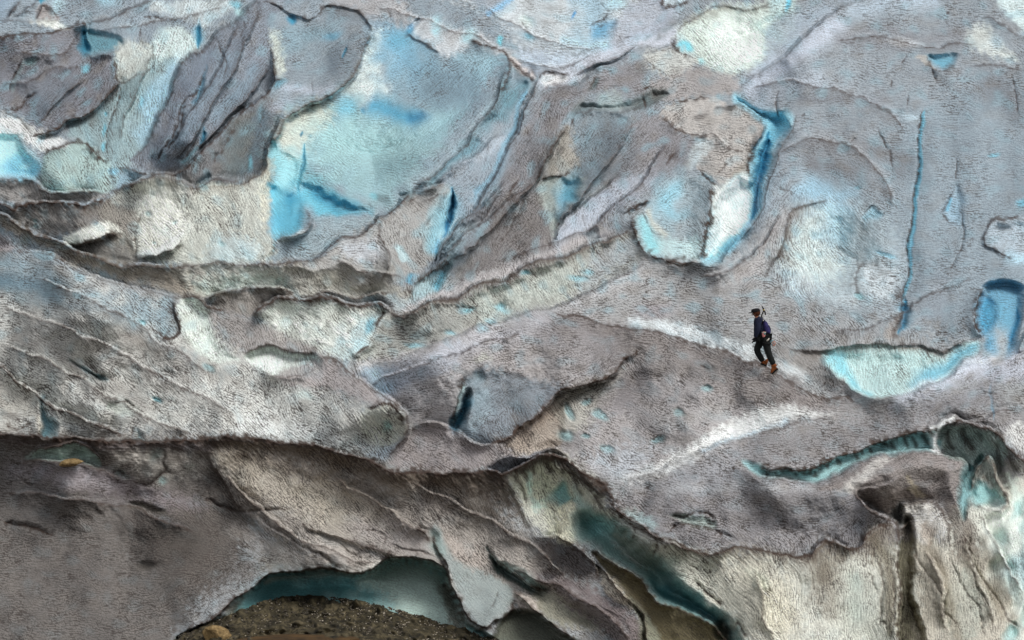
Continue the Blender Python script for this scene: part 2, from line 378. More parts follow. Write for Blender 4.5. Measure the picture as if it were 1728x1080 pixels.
blob(546,164,8,4,-10,'K',.6,.4); crack([(540,166),(550,162),(556,168)], 1.8,.5,.8)
# main bowl
fill([(478,205),(505,182),(560,165),(640,168),(720,170),(800,130),(860,100),(862,130),(830,180),(770,258),(715,300),(650,348),(600,345),(520,300),(470,240)], (132,168,178), 14, .92, 8, tex=.5, f2=100)
fill([(640,60),(700,60),(760,95),(850,95),(855,130),(800,200),(740,180),(650,165),(635,110)], (128,160,176), 16, .85, 1.2, tex=.6, f2=50)
fill([(640,45),(670,40),(690,60),(720,110),(700,130),(660,110),(640,80)], (105,165,195), 20, .8)
fill([(690,100),(800,100),(820,150),(740,190),(680,160)], (122,145,160), 25, .6, tex=.8)
fill([(780,85),(850,90),(855,120),(800,120)], (135,175,190), 12, .6)
fill([(840,110),(862,120),(820,190),(760,265),(700,310),(690,295),(760,220)], (135,145,158), 14, .75, tex=.8)
fill([(475,205),(515,180),(545,172),(560,200),(520,240),(500,280),(470,250)], (190,190,178), 14, .85, tex=.6)
fill([(520,215),(570,190),(640,200),(700,250),(680,300),(600,300),(530,270)], (148,186,188), 24, .7, tex=.4)
brush([(612,172),(650,185),(690,197),(722,188)], 15, (70,150,182), .9, .9, tex=.25); brush([(560,180),(610,180)], 14, (100,180,205), .7)
brush([(680,205),(715,195),(725,182)], 11, (50,128,168), .75, .5, tex=.2)
blob(614,184,6,5,0,(60,140,175),.7,.3)
fill([(600,260),(680,240),(740,250),(700,300),(650,340),(600,330)], (130,158,165), 22, .6, tex=.6)
crack([(512,222),(509,232)], 1.5, .6, .3, 'D', 2.5)
crev([(513,245),(511,270),(508,300),(505,330)], 2.2, 1.0, 'D', (120,190,205), 6)
fill([(455,240),(480,245),(510,270),(508,320),(480,330),(452,330),(450,290)], (130,186,196), 8, .92, .8, tex=.3)
fill([(450,310),(490,320),(515,305),(560,325),(620,358),(595,368),(540,368),(524,362),(514,350),(512,372),(500,395),(466,407),(452,370)], (92,174,196), 7, .95, .9, tex=.2)
fill([(515,312),(560,325),(622,358),(590,362),(550,350)], (56,146,176), 6, .8, .15)
fill([(480,328),(500,320),(506,340),(488,366),(476,350)], 'D', 8, .9, .4)
fill([(510,275),(560,312),(620,352),(600,350),(540,325),(512,312)], (80,150,165), 6, .5)
crest([(514,350),(519,362),(524,375),(520,388),(503,396),(480,402),(463,410)], 1.2, 30, .3, 20, 1.6, .35)
brush([(520,385),(500,398),(466,412)], 5, (192,196,196), .9, hard=1.5)
crack([(462,408),(460,425),(448,442)], 2, .8, .3, 'B', 4)
fill([(470,415),(530,385),(540,365),(620,372),(640,368),(600,395),(545,420),(520,438),(455,440)], (140,156,165), 7, .85, tex=.8)
blob(632,330,7,6,0,(90,165,180),.7,.5); blob(645,335,10,7,20,(70,80,80),.6,.5)
fill([(590,340),(640,335),(690,330),(650,355),(610,365)], (128,150,158), 12, .6)
# rim ridge right of bowl
crest([(684,46),(690,56),(712,74),(745,88)], -.3, 30, -.9, 24, 1.8, .55, taper=6)
fill([(685,48),(705,32),(712,36),(694,56)], (30,150,195), 2.5, .95, .7); brush([(712,40),(700,62)], 5, (200,208,212), .7)
crest([(790,70),(815,76),(838,78),(852,88),(858,98),(872,110),(888,126),(906,134)], .6, 25, 1.2, 26, 2.4, .7, 5, taper=15)
fill([(858,92),(880,105),(905,130),(885,128),(866,112)], (185,172,168), 4, .9)
crest([(858,92),(862,112),(862,135),(846,160)], .8, 30, .8, 30, 2, .6)
fill([(700,30),(800,60),(850,80),(870,95),(850,90),(800,75),(760,92),(715,72),(700,55)], (196,196,200), 9, .7, tex=.5)
brush([(728,25),(738,50),(730,65)], 8, (140,195,210), .7); blob(790,62,14,12,30,(140,195,208),.8,.3); blob(845,66,5,7,0,(80,195,215),.95,.4); 
fill([(620,-40),(700,-30),(800,10),(850,45),(905,105),(1000,85),(1080,50),(1120,-40)], (190,194,198), 20, .75, tex=.6)
fill([(540,-30),(650,-10),(690,20),(684,42),(640,28),(600,16),(560,5)], (165,160,162), 10, .8)
fill([(790,-30),(870,-30),(850,10),(818,25),(800,5)], (130,140,155), 6, .7); brush([(870,-4),(840,14),(818,28)], 5, (120,170,205), .9, .4)
crack([(815,27),(835,18)], 1.4,.3,.4); crack([(653,16),(658,30),(662,42)],2,.3,.6)
# ---- top centre basin
fill([(940,-30),(1020,-30),(1030,35),(1000,65),(975,60),(965,25)], (130,165,185), 12, .7, .8, f2=20)
blob(967,26,3,8,12,(30,140,200),.9,.3); fill([(997,50),(1012,38),(1040,35),(1030,60),(1000,66)], (85,150,185), 5, .85, .8)
crack([(1035,22),(1005,40),(995,55),(998,65)], 1.8,.6,.7); blob(1040,5,22,14,0,(150,190,205),.7,.4); crack([(1008,-4),(1025,20),(1048,18),(1065,2)],1.4,.4,.5)
blob(892,62,11,5,20,(80,170,195),.9,.5); blob(885,38,14,9,20,(190,205,200),.7,.3); crack([(873,35),(880,45),(893,50)],1.4,.3,.6)
fill([(880,85),(980,90),(1050,65),(1100,50),(1060,90),(960,110),(900,125)], (176,188,205), 12, .8, tex=.45)
brush([(940,70),(1000,75),(1040,68)], 10, (150,190,210), .7); fill([(1060,10),(1120,-20),(1150,-20),(1130,40),(1060,75),(1030,70)], (155,160,175), 10, .7)
crest([(1120,-20),(1117,8),(1134,10),(1170,-6)], .8, 20, .5, 14, 2, .7)
fill([(1122,-20),(1150,-20),(1160,-4),(1134,10),(1120,10)], (175,190,198), 3, .8)
# white saddle ridge
fill([(905,132),(930,118),(1000,92),(1080,72),(1145,48),(1140,70),(1060,85),(1000,110),(960,140),(925,148)], (182,184,196), 7, .85, -.4, tex=.5, f2=15)
crest([(908,136),(912,124),(925,119),(945,121),(962,126)], -.2, 14, -.5, 16, 2.4, .75)
crest([(890,165),(905,138),(912,124)], .5,20,.6,20,1.5,.4)
fill([(915,128),(935,122),(955,128),(945,142),(920,146)], (200,196,196), 4, .8, .4)
crest([(912,150),(960,146),(1000,125),(1060,95),(1090,78)], 1.2, 50, .2, 20, 1.2, .25, dome=1.5, wr=60)
# small ice basin, upper right of centre
fill([(1146,50),(1200,15),(1270,8),(1330,-10),(1345,40),(1330,60),(1305,82),(1255,122),(1205,122),(1165,95),(1148,70)], (188,200,193), 10, .9, 4., tex=.6, f2=45)
fill([(1200,25),(1240,30),(1290,80),(1240,110),(1205,80)], (205,215,208), 14, .6, tex=.4)
fill([(1290,10),(1330,-20),(1345,30),(1320,45)], (150,175,180), 8, .7)
crest([(1142,62),(1146,50),(1165,36),(1195,18),(1210,13),(1260,18),(1300,5)], -.2, 30, -.9, 24, 2., .5, 5)
crack([(1275,2),(1271,15),(1278,28)], 1.6,.5,.5); blob(1328,8,5,14,5,(80,180,210),.9,.5)
fill([(1300,40),(1350,20),(1420,-10),(1445,-10),(1380,45),(1320,92),(1280,120),(1260,130),(1290,100)], (146,158,172), 8, .75)
blob(1158,78,14,11,20,(100,190,208),.95,.8,2.5,.3); crest([(1143,56),(1142,72),(1150,86),(1168,94)], -.2,10,-.4,12,2.2,.7)
blob(1182,104,8,7,0,(150,200,205),.9,.3)
crack([(1082,98),(1105,115),(1128,130)], 1.4,.4,.7); crack([(1080,100),(1090,92),(1110,84),(1145,76)], 1.3,.3,.5)
fill([(1085,95),(1145,78),(1175,105),(1150,125),(1120,130)], (192,190,184), 8, .7)
fill([(1085,138),(1120,130),(1165,118),(1230,125),(1250,150),(1190,160),(1130,172),(1090,160)], (160,150,148), 9, .75)
# gray shoulder and dark niche
fill([(925,150),(985,140),(1060,105),(1090,140),(1080,160),(1000,155),(960,190),(935,225),(900,300),(860,345),(790,390),(740,440),(700,480),(720,420),(800,340),(860,250)], (132,127,131), 10, .85, -.5, tex=1.0, f2=20)
blob(1002,142,14,6,-38,(80,105,110),.8,.6); crack([(985,152),(1000,138),(1012,128)],1.6,.4,.7)
blob(1080,118,14,9,10,'M',.6,.2)
fill([(965,190),(985,172),(1030,178),(1080,160),(1098,148),(1120,150),(1130,160),(1092,180),(1040,186),(1000,188)], (92,105,106), 7, .75, 1.2)
fill([(1010,160),(1050,160),(1045,186),(1010,186)], (145,160,160), 7, .6)
crest([(965,192),(1000,186),(1030,190),(1062,184),(1090,172)], .9, 30, .2, 20, 1., .3)
crack([(1086,150),(1087,170),(1087,186)], 2, .6, .85); crack([(1084,150),(1092,144),(1100,143)], 3,.6,.9)
fill([(975,195),(1040,190),(1100,195),(1060,260),(1000,330),(960,300),(975,250)], (118,132,142), 16, .8, tex=.9)
fill([(1060,210),(1110,190),(1175,230),(1160,260),(1100,300),(1040,340),(1020,300)], (136,130,134), 14, .8, tex=1.)
crest([(960,215),(938,240),(922,270),(905,295),(895,305)], .8, 20, .6, 30, 2.2, .65, 8); fill([(940,225),(962,210),(975,260),(970,290),(920,300),(922,270)], (160,152,142), 9, .85)
blob(944,255,9,7,-30,'M',.6,.2)
crest([(896,304),(920,298),(945,296),(965,293)], -.4, 20, -.9, 20, 2.2, .75, 5)
crack([(1140,245),(1132,265),(1124,285)], 1.8,.5,.85)
crack([(968,190),(962,205),(960,215)],2,.5,.8)
# tan block
fill([(1135,178),(1200,160),(1228,182),(1250,178),(1283,202),(1286,220),(1272,245),(1264,262),(1262,300),(1225,312),(1205,300),(1175,280),(1185,240),(1140,215),(1112,200)], (172,164,160), 5, .9, -.7, tex=.9, f2=16)
crest([(1200,182),(1228,180),(1250,178),(1275,192),(1285,212),(1280,240),(1268,258)], 1.2, 30, 1.4, 20, 1.6, .45)
crack([(1130,178),(1148,172),(1165,168),(1200,160)], 2.4, .7, .9); blob(1180,195,14,5,-10,'M',.8,.2)
crest([(1112,200),(1140,215),(1175,224),(1210,228),(1230,250),(1262,256)], .6,20,.4,14,1.8,.6)
crack([(1175,278),(1190,295),(1207,308),(1225,312)], 2,.5,.8); crack([(1208,300),(1225,275),(1240,255)],1.4,.3,.7)
fill([(1180,232),(1205,240),(1180,270),(1165,285),(1150,290),(1160,262)], (188,200,205), 5, .6)
fill([(1228,298),(1262,268),(1266,250),(1272,250),(1270,290),(1262,305)], (150,140,130), 4, .7)
crest([(1262,302),(1263,280),(1270,258),(1276,250)], -.3,14,-1.,14,4.,.75, rim=0)
# the big blue crevasse
fill([(1238,160),(1262,172),(1300,182),(1330,190),(1335,205),(1318,240),(1302,275),(1290,300),(1282,345),(1285,352),(1265,380),(1240,408),(1216,440),(1188,443),(1192,400),(1205,345),(1240,300),(1262,300),(1275,255),(1290,225),(1280,200),(1250,180)], (132,190,208), 5, .97, 2.0, tex=.25, f2=12)
fill([(1207,320),(1225,312),(1245,298),(1262,295),(1268,330),(1262,370),(1240,400),(1210,420),(1192,430),(1197,380)], (206,212,210), 8, .95, tex=.6)
fill([(1250,165),(1300,185),(1322,205),(1305,255),(1290,262),(1290,215),(1270,188)], (104,174,198), 8, .85, .1)
crev([(1296,228),(1296,250),(1284,290),(1280,330),(1275,350),(1262,378)], 7, 2.2, (26,128,168), (90,172,200), 16)
brush([(1272,370),(1245,402),(1222,428)], 9, (95,178,210), .8)
crest([(1160,441),(1190,442),(1216,440),(1240,410),(1268,378),(1286,352),(1283,342),(1286,310),(1300,280),(1318,245),(1330,210),(1320,192)], 1.6, 30, .6, 14, 1.2, .15, taper=15)
crest([(1184,440),(1189,420),(1192,388),(1200,350),(1207,314)], -.6, 20, -1.3, 16, 3.2, .95, 6, taper=8, rim=0, J=4)
fill([(1062,360),(1090,348),(1140,300),(1190,300),(1205,315),(1198,350),(1188,400),(1182,438),(1120,432),(1095,430),(1078,400)], (150,162,170), 8, .9, 1.4, tex=.7, f2=20)
fill([(1105,330),(1130,300),(1150,320),(1140,365),(1120,370)], (120,180,200), 12, .75); fill([(1070,370),(1090,365),(1112,400),(1122,430),(1095,430),(1080,400)], (130,195,205), 5, .9, tex=.25)
fill([(1115,400),(1145,410),(1185,405),(1182,436),(1125,432)], (172,198,200), 10, .7, tex=.5); brush([(1092,348),(1105,380),(1130,402)], 6, (180,180,172), .8)
crest([(1047,366),(1062,355),(1080,344),(1102,338)], -.8, 30, -1.2, 24, 2.4, .8, taper=10)
crest([(1062,362),(1068,390),(1082,415),(1098,430),(1130,438),(1180,442)], 1.2, 25, .5, 18, 3.2, .75, taper=10)
crack([(1078,348),(1090,375),(1105,392),(1122,402)], 1.6,.5,.6)
# valley of blue below the niche
fill([(905,305),(940,298),(985,300),(980,330),(950,370),(930,405),(915,360)], (155,165,162), 7, .85, .6, tex=.6)
fill([(948,300),(980,300),(975,330),(950,370),(942,375),(945,340)], (84,158,185), 7, .85, .8)
fill([(985,340),(1060,300),(1110,290),(1080,330),(1000,385),(940,420),(928,410),(950,375)], (158,164,178), 10, .85, tex=.7)
crest([(928,412),(945,385),(980,345),(1020,318),(1060,290)], .7, 30, .5, 20, 1.2, .2)
fill([(810,400),(860,345),(900,302),(912,330),(925,380),(930,415),(870,440),(800,470),(780,470)], (118,110,110), 8, .8, tex=1.1)
crest([(690,478),(740,445),(800,385),(860,340),(900,302)], .6, 30, .8, 30, 1.8, .5)
crack([(897,305),(880,350),(860,390),(835,420)], 1.4,.4,.6); crack([(920,395),(920,410),(935,420)], 2,.5,.7)
# the streaked slope between bowl and spur
fill([(865,135),(895,135),(888,175),(860,230),(820,305),(780,380),(735,450),(700,475),(710,440),(765,350),(770,310),(720,320),(800,250),(840,190)], (140,150,162), 8, .85, tex=.7)
fill([(866,135),(890,138),(878,168),(850,200),(815,218),(832,180)], (92,142,158), 7, .85, .7, tex=.5)
fill([(786,228),(818,238),(790,268),(730,302),(752,276)], (90,140,158), 6, .8, .7, tex=.5)
crest([(728,304),(770,285),(800,262),(830,240),(855,222)], .7, 16, .3, 16, 1.2,.2); brush([(735,305),(790,275),(850,235),(880,200)], 7, (172,178,190), .6, -.3)
crack([(893,145),(885,175),(873,210),(855,255),(830,300),(800,345)], 2., .8, .7, (105,155,180), 6, 5)
crack([(876,290),(868,320),(858,340)], 2,.5,.8); crack([(826,240),(818,262),(810,280)],1.2,.3,.5); crack([(845,330),(820,355),(800,385)],1.4,.4,.6)
brush([(860,240),(840,290),(810,330),(790,350)], 9, (130,165,185), .7)
fill([(765,385),(800,385),(765,440),(745,495),(700,500),(735,450)], (130,160,172), 7, .8)
# ridge block left of the middle crevasse
fill([(640,372),(665,350),(700,330),(730,310),(757,310),(768,330),(762,380),(740,430),(720,440),(690,470),(640,490),(560,480),(440,445),(520,440),(575,408)], (156,152,150), 7, .9, -.8, tex=.8, f2=20)
crest([(-60,335),(0,362),(30,378),(60,396),(100,412),(140,427),(180,441),(230,449),(290,455),(320,450),(360,443),(420,446),(500,444),(524,438),(545,422),(578,402),(606,397),(625,385),(640,365),(662,352),(680,338),(700,326)], 2.2, 55, 1.8, 40, 1.8, .6, 5, taper2=15)
crest([(700,326),(722,318),(745,310),(760,312)], .8, 20, .8, 20, 1.2, .4)
crack([(646,362),(640,385),(636,420)], 2.4,.7,.6); blob(700,338,14,9,-20,(140,136,135),.6,.3); crack([(688,352),(692,340),(705,330)],1.4,.4,.7); crack([(690,362),(700,358),(712,352)],1.2,.3,.5)
fill([(575,420),(600,402),(640,410),(635,440),(600,440)], (180,184,194), 10, .6); fill([(735,340),(760,320),(762,390),(735,430),(720,430),(715,380)], (140,185,198), 9, .9, .6, tex=.4)
crack([(732,355),(720,375),(715,395)],2,.4,.5)
crev([(766,318),(765,350),(757,380),(752,400)], 5, 2.2, (20,118,160), (105,175,200), 14); brush([(750,400),(738,420),(728,436)], 7, (80,160,190), .9)
crest([(722,445),(745,420),(765,395),(790,365),(830,330),(860,300)], 1.3, 30, .8, 20, 1.6, .3)
fill([(672,418),(682,418),(690,440),(680,442),(672,432)], (170,192,198), 3, .85, .4, tex=.3)
crack([(636,400),(630,430),(626,470)],1.2,.2,.35)
fill([(700,470),(730,455),(760,440),(752,470),(740,500),(690,510),(695,490)], (150,175,182), 5, .85, .6); brush([(745,455),(742,500)], 7, (85,165,190), .8)
crest([(698,475),(715,462),(740,452),(765,432)], -.3,16,-.6,16,2.6,.7); crack([(692,480),(698,500),(696,515)],2.4,.6,.8); crack([(680,485),(690,500)],2,.4,.7)
brush([(688,478),(700,455)], 6, (70,150,180), .8, .5); fill([(650,500),(690,500),(745,500),(700,525),(670,530)], (170,180,182), 7, .7)
# ---- left middle: cream wall
fill([(188,325),(262,300),(298,303),(330,318),(352,308),(410,306),(445,290),(455,330),(452,380),(462,410),(450,440),(300,450),(220,430),(170,380)], (176,176,168), 7, .92, tex=.85)
fill([(225,330),(270,320),(320,370),(310,400),(270,430),(240,435),(230,400)], (205,205,196), 16, .75); fill([(380,400),(430,410),(430,440),(350,440)], (170,188,194), 12, .7)
fill([(440,290),(456,270),(452,330),(452,380),(440,350)], (190,185,168), 8, .7)
crest([(180,322),(230,308),(262,298),(282,300),(298,303),(312,308),(328,317),(342,316),(354,306),(378,300),(395,303),(412,306),(425,300),(442,290),(450,270),(458,240),(465,222),(474,206),(490,192)], 1.8, 80, 1.8, 34, 2.0, .5, 4, taper2=30)
blob(343,318,8,7,0,(150,195,205),.8,.3); brush([(298,305),(315,322),(330,326)], 6, (205,200,195), .8)
crest([(-60,300),(0,302),(30,305),(60,311),(75,322),(92,326),(140,325),(180,323)], 1.6, 30, 1.8, 30, 1.8, .5)
fill([(-60,304),(0,304),(60,313),(90,328),(150,328),(185,325),(165,340),(90,345),(25,338),(-60,340)], (140,133,130), 5, .85)
crest([(-60,350),(0,345),(15,350),(25,340),(45,338),(90,344),(140,348),(152,342),(170,338),(185,324)], 1.4, 30, .9, 20, 2.4, .8, 10)
brush([(140,346),(160,341),(180,334)], 3, 'P', .9, hard=2)
fill([(0,350),(30,345),(90,348),(150,350),(185,335),(230,360),(225,400),(200,395),(170,380),(110,395),(60,390),(0,355)], (128,119,113), 9, .8, tex=1.1)
fill([(100,405),(120,392),(165,375),(190,380),(206,395),(172,398),(150,408),(116,416)], (206,206,198), 4, .9, -.3)
crest([(206,397),(172,398),(150,408),(116,416)], .6, 14, .6, 12, 2.4, .7)
fill([(116,416),(172,400),(206,398),(225,420),(228,445),(180,440)], (126,118,110), 5, .8, .3)
fill([(228,430),(236,438),(262,437),(282,430),(300,415),(312,398),(300,395),(270,415)], (206,210,206), 4, .85, -.3); crest([(312,398),(298,418),(275,433),(248,438),(228,440)], .5, 12, .5, 12, 2.2, .65)
crack([(226,440),(226,400),(215,385)],1.6,.4,.6); crack([(208,375),(228,384),(245,350)],1.6,.4,.5)
for u,v in ((60,372),(62,382),(250,360),(292,380),(375,415),(265,405)): blob(u,v,5,4,20,(150,185,190),.6,.3)
# trough
fill([(-300,345),(0,368),(60,398),(140,430),(230,452),(300,460),(400,500),(330,505),(280,490),(180,460),(90,430),(0,385),(-300,360)], (140,128,114), 8, .85, .3, tex=.9)
fill([(290,458),(360,447),(500,450),(600,470),(690,490),(670,500),(500,497),(430,485),(380,490),(340,500)], (165,160,150), 9, .8, tex=.8)
fill([(330,470),(420,460),(480,480),(420,484),(350,498)], (168,184,178), 14, .6)
blob(45,405,8,10,30,(120,135,130),.6,.2); fill([(-60,385),(0,395),(45,420),(0,424),(-60,420)], (150,138,140), 6, .8)
# ---- big left slope
crest([(-60,420),(0,423),(60,427),(110,440),(160,470),(215,480),(265,495),(298,502),(316,498),(332,500),(345,518)], 2.4, 110, 1.6, 40, 1.4, .35, dome=4., wr=140)
fill([(-300,430),(0,430),(90,440),(120,470),(250,520),(295,520),(295,560),(200,540),(120,520),(60,500),(-300,500)], (128,146,158), 20, .85, tex=1.3)
brush([(-60,465),(40,480),(120,510)], 15, (98,130,148), .7); brush([(0,440),(60,450),(100,470)],10,(135,160,175),.5); fill([(200,500),(290,510),(298,560),(250,560),(190,530)], (125,148,160), 12, .6)
crest([(298,503),(296,520),(303,540),(303,560),(290,568),(272,562),(262,558)], -.2, 14, -1.2, 22, 3.4, .95, 9, taper=10)
fill([(303,506),(320,500),(336,512),(348,530),(370,580),(400,610),(340,600),(312,575),(306,545)], (190,198,192), 7, .9, .5, tex=.8)
crest([(300,503),(316,497),(330,500),(340,512),(352,522),(380,524)], .6, 20, .6, 20, 3., .7)
crest([(335,508),(390,491),(430,485),(470,487),(500,496)], .9, 24, .9, 20, 2, .6)
fill([(350,520),(390,495),(430,488),(470,490),(500,498),(470,503),(440,520),(427,533),(400,528)], (134,126,120), 5, .85)
crest([(425,535),(438,522),(452,511),(475,502),(510,503),(530,502),(560,508),(600,512),(628,516),(645,522),(655,530)], 1.3, 40, 1.2, 26, 2.8, .9, 6, taper=12)
crest([(500,496),(540,497),(600,498),(640,498),(668,497)], .7, 16, .9, 24, 1.6, .6)
fill([(440,532),(478,508),(560,512),(645,528),(638,560),(620,590),(598,605),(560,606),(525,590),(490,570),(455,552)], (184,188,182), 7, .92, tex=1.0)
fill([(590,560),(620,545),(640,545),(625,580),(600,603),(570,600)], (150,190,205), 12, .7)
for i in range(26):
    u = random.uniform(460, 615); v = random.uniform(520, 585); 
    if v > 520 + (u - 440) * .02: blob(u, v, random.uniform(6, 10), random.uniform(5, 8), 30, 'W', .5, -.25, 1.5)
blob(625,552,12,9,-50,(95,155,175),.85,.5); crest([(646,524),(642,545),(630,566),(612,588),(598,604)], 0.2,14,-.6,20,1.8,.75,taper=6)
fill([(430,545),(470,560),(530,590),(545,608),(530,602),(480,590),(410,590),(360,545),(350,525),(400,530)], (150,142,140), 9, .85)
crest([(408,598),(430,588),(455,580),(475,586),(500,592),(528,598),(537,608)], -.5, 26, -.9, 22, 2.6, .6, 10)
fill([(412,600),(450,584),(480,592),(528,600),(540,610),(534,625),(500,635),(452,632),(428,618)], (204,212,206), 4, .95, .9, tex=.5)
fill([(498,620),(530,605),(538,615),(520,630),(500,634)], (130,185,200), 6, .8); crest([(428,618),(452,633),(488,637),(512,630),(538,616)], 1., 24,.2,12,1.2,.4)
# nose of left mass
fill([(490,620),(545,606),(600,632),(650,668),(640,680),(560,660),(500,650),(460,640)], (158,148,148), 9, .85)
crest([(535,612),(545,604),(565,610),(590,625),(618,648),(650,667),(672,683),(686,703),(690,722),(682,740),(668,758),(655,776)], 1.6, 60, 1.4, 36, 2.2, .6, 5, dome=2.5, wr=70)
fill([(610,700),(650,680),(672,690),(685,715),(680,735),(655,755),(620,745)], (196,196,184), 8, .85, tex=1.1)
crest([(610,690),(640,678),(660,680),(675,700),(682,722)], -.1, 14, -.4, 16, 4, .75, 12); blob(652,720,8,10,-20,(150,195,190),.8,.2)
fill([(600,745),(650,755),(690,728),(670,752),(655,776),(620,772)], (170,182,195), 5, .8)
fill([(420,700),(560,720),(640,750),(620,772),(560,755),(480,742),(400,735)], (194,196,196), 16, .7, tex=1.1)
blob(512,665,16,7,40,(175,190,188),.6,.3)
brush([(310,640),(420,690),(540,730)], 26, (185,184,182), .5, tex=1.3); fill([(60,520),(200,560),(330,620),(300,660),(150,600),(40,570)], (150,144,142), 30, .5, tex=1.3)
for u,v,a,b,g in ((355,618,14,6,25),(240,548,6,4,20),(263,672,9,4,30),(172,633,10,5,20)): blob(u,v,a,b,g,(120,180,192),.85,.5,2)
fill([(118,605),(140,618),(165,630),(187,640),(170,643),(150,630),(125,612)], (125,172,182), 3, .85, .7); crack([(140,610),(165,622),(192,640),(200,648)], 3,.6,.7)
fill([(180,685),(200,676),(230,690),(232,698),(210,700),(190,697)], (182,190,182), 4, .7, .3); crack([(180,686),(190,680),(215,682),(232,692)],1.6,.3,.7)
crest([(-60,610),(0,618),(30,640),(60,668),(100,690),(160,715),(215,738)], .9, 24, 1.2, 24, 3., .65)
fill([(-60,625),(10,632),(50,660),(75,680),(60,705),(0,700),(-60,700)], (158,152,144), 10, .7); brush([(0,690),(30,715)], 5, 'K', .5); crack([(0,705),(25,722),(60,715)],2.4,.5,.8)
fill([(68,680),(74,672),(80,690),(100,720),(90,735),(70,735),(72,705)], (98,140,152), 4, .9, .8, tex=.4); brush([(66,695),(68,735)], 5, (180,172,160), .8)
fill([(235,722),(240,728),(245,745),(228,748)], (120,160,172), 4, .8, .4); crack([(230,720),(224,738)],2,.4,.7)
# ---- middle wall under the long rim
crest([(648,525),(662,531),(685,530),(712,520),(760,503),(800,487),(850,470),(890,448),(930,436),(965,430),(1000,412),(1030,400),(1062,383)], 1.5, 60, 1.4, 50, 2.2, .6, 10, dome=.5, wr=40)
brush([(668,526),(760,494),(850,458),(950,420),(1040,385)], 9, (172,164,166), .8, -.3)
fill([(650,530),(690,532),(800,495),(900,455),(1000,418),(1065,388),(1085,430),(1040,465),(980,495),(920,515),(860,532),(790,555),(720,580),(620,608),(600,602),(640,560)], (162,162,156), 7, .92, .6, tex=1.0)
fill([(650,545),(760,520),(800,540),(740,575),(640,600)], (142,142,140), 14, .6, tex=1.3); fill([(800,500),(900,460),(980,440),(960,490),(860,525),(810,535)], (174,180,174), 18, .6); fill([(1000,430),(1060,400),(1080,430),(1030,465),(980,490)], (150,156,164), 14, .7)
for u,v,a,b,c in ((785,523,12,6,1),(815,555,9,8,0),(990,460,9,6,0),(885,462,9,4,1),(760,560,10,5,0),(700,580,16,5,0),(830,540,12,5,0),(850,520,16,5,0),(975,470,14,5,0)): blob(u,v,a,b,10,(100,178,196) if c else (130,182,196),.75,.3)
crack([(770,520),(780,515),(795,522),(792,530)],1.8,.4,.7); crack([(805,530),(800,550),(790,560)],1.4,.4,.5)
# ---- central hill
crest([(600,618),(640,610),(700,595),(760,572),(810,552),(860,535),(920,520),(980,500),(1040,470),(1092,440)], 2.2, 110, 1.4, 36, 1.0, .2, dome=2.4, wr=80, J=4)
fill([(605,616),(660,612),(650,640),(630,640)], (200,196,196), 5, .85)
fill([(612,625),(680,612),(780,575),(760,620),(700,655),(660,672),(630,648)], (164,170,184), 10, .8, tex=.7)
fill([(620,628),(640,625),(660,655),(650,665),(625,645)], (160,195,215), 8, .7)
fill([(665,672),(720,640),(776,632),(778,665),(770,690),(755,715),(720,716),(690,690)], (168,162,164), 9, .8)
crest([(930,524),(960,532),(1000,541),(1060,551),(1130,566),(1200,585),(1255,604),(1300,625),(1340,650),(1390,668),(1450,680)], 2.6, 80, 2.2, 40, 2.0, .6, dome=1.2, wr=110, taper=200, rim=0, J=3)
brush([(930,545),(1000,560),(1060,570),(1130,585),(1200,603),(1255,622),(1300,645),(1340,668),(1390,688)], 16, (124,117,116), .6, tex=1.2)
fill([(1060,536),(1120,540),(1180,556),(1240,574),(1290,596),(1300,618),(1240,600),(1160,576),(1090,555)], (192,198,203), 8, .85, tex=.5)
fill([(1305,620),(1340,640),(1370,662),(1400,668),(1380,640),(1340,612),(1310,605)], (198,200,202), 8, .7, tex=.7)
fill([(1310,590),(1380,590),(1400,620),(1450,660),(1400,650),(1350,620)], (150,142,138), 10, .6)
blob(1105,525,34,16,0,(140,130,136),.6); fill([(1240,600),(1320,640),(1420,680),(1500,690),(1400,700),(1300,690),(1200,640)], (138,130,130), 22, .7, tex=1.1)
fill([(1090,570),(1180,590),(1240,620),(1200,640),(1100,610),(1050,570)], (140,132,130), 26, .35)
fill([(870,540),(980,540),(1030,600),(1000,625),(930,600),(880,570)], (136,132,136), 26, .5)
crest([(1085,585),(1075,600),(1050,615),(1040,625),(1015,640),(985,652),(950,660),(928,680),(905,705),(870,728),(845,742),(820,750)], .7, 40, .8, 30, 2.8, .8, 12, taper=110)
fill([(790,635),(840,625),(900,640),(955,655),(925,682),(900,708),(850,738),(822,748),(790,740),(765,728),(785,690)], (122,130,140), 10, .9, tex=.9)
fill([(785,640),(820,650),(830,690),(800,730),(770,732),(785,695)], (140,160,172), 10, .7, tex=.5); 
fill([(760,705),(775,695),(788,660),(792,668),(788,700),(772,732),(758,728)], (20,110,140), 4, .9, 1.2)
crest([(755,716),(768,692),(778,668),(779,645),(774,630)], -.6, 30, -1.2, 30, 2.2, .75, taper=8, J=4); brush([(784,650),(778,680),(762,716)], 4, (175,205,208), .7)
crest([(688,726),(720,712),(752,718),(775,732),(800,745),(820,750),(840,748)], .6, 30, .9, 26, 1.4, .35)
blob(808,637,12,9,20,(115,135,145),.8,.5); blob(868,634,14,7,10,(108,112,118),.6,.35); fill([(795,610),(815,600),(830,605),(820,612)], (175,175,165), 5, .6)
blob(975,624,12,5,5,(115,110,110),.6,.3); blob(1195,622,13,8,20,(110,112,112),.85,.6,1.5); crack([(1178,613),(1188,620),(1200,626)],1.6,.3,.7)
fill([(690,728),(740,714),(800,748),(850,755),(880,770),(850,780),(800,796),(720,796),(660,780)], (142,132,133), 7, .85, tex=1.1)
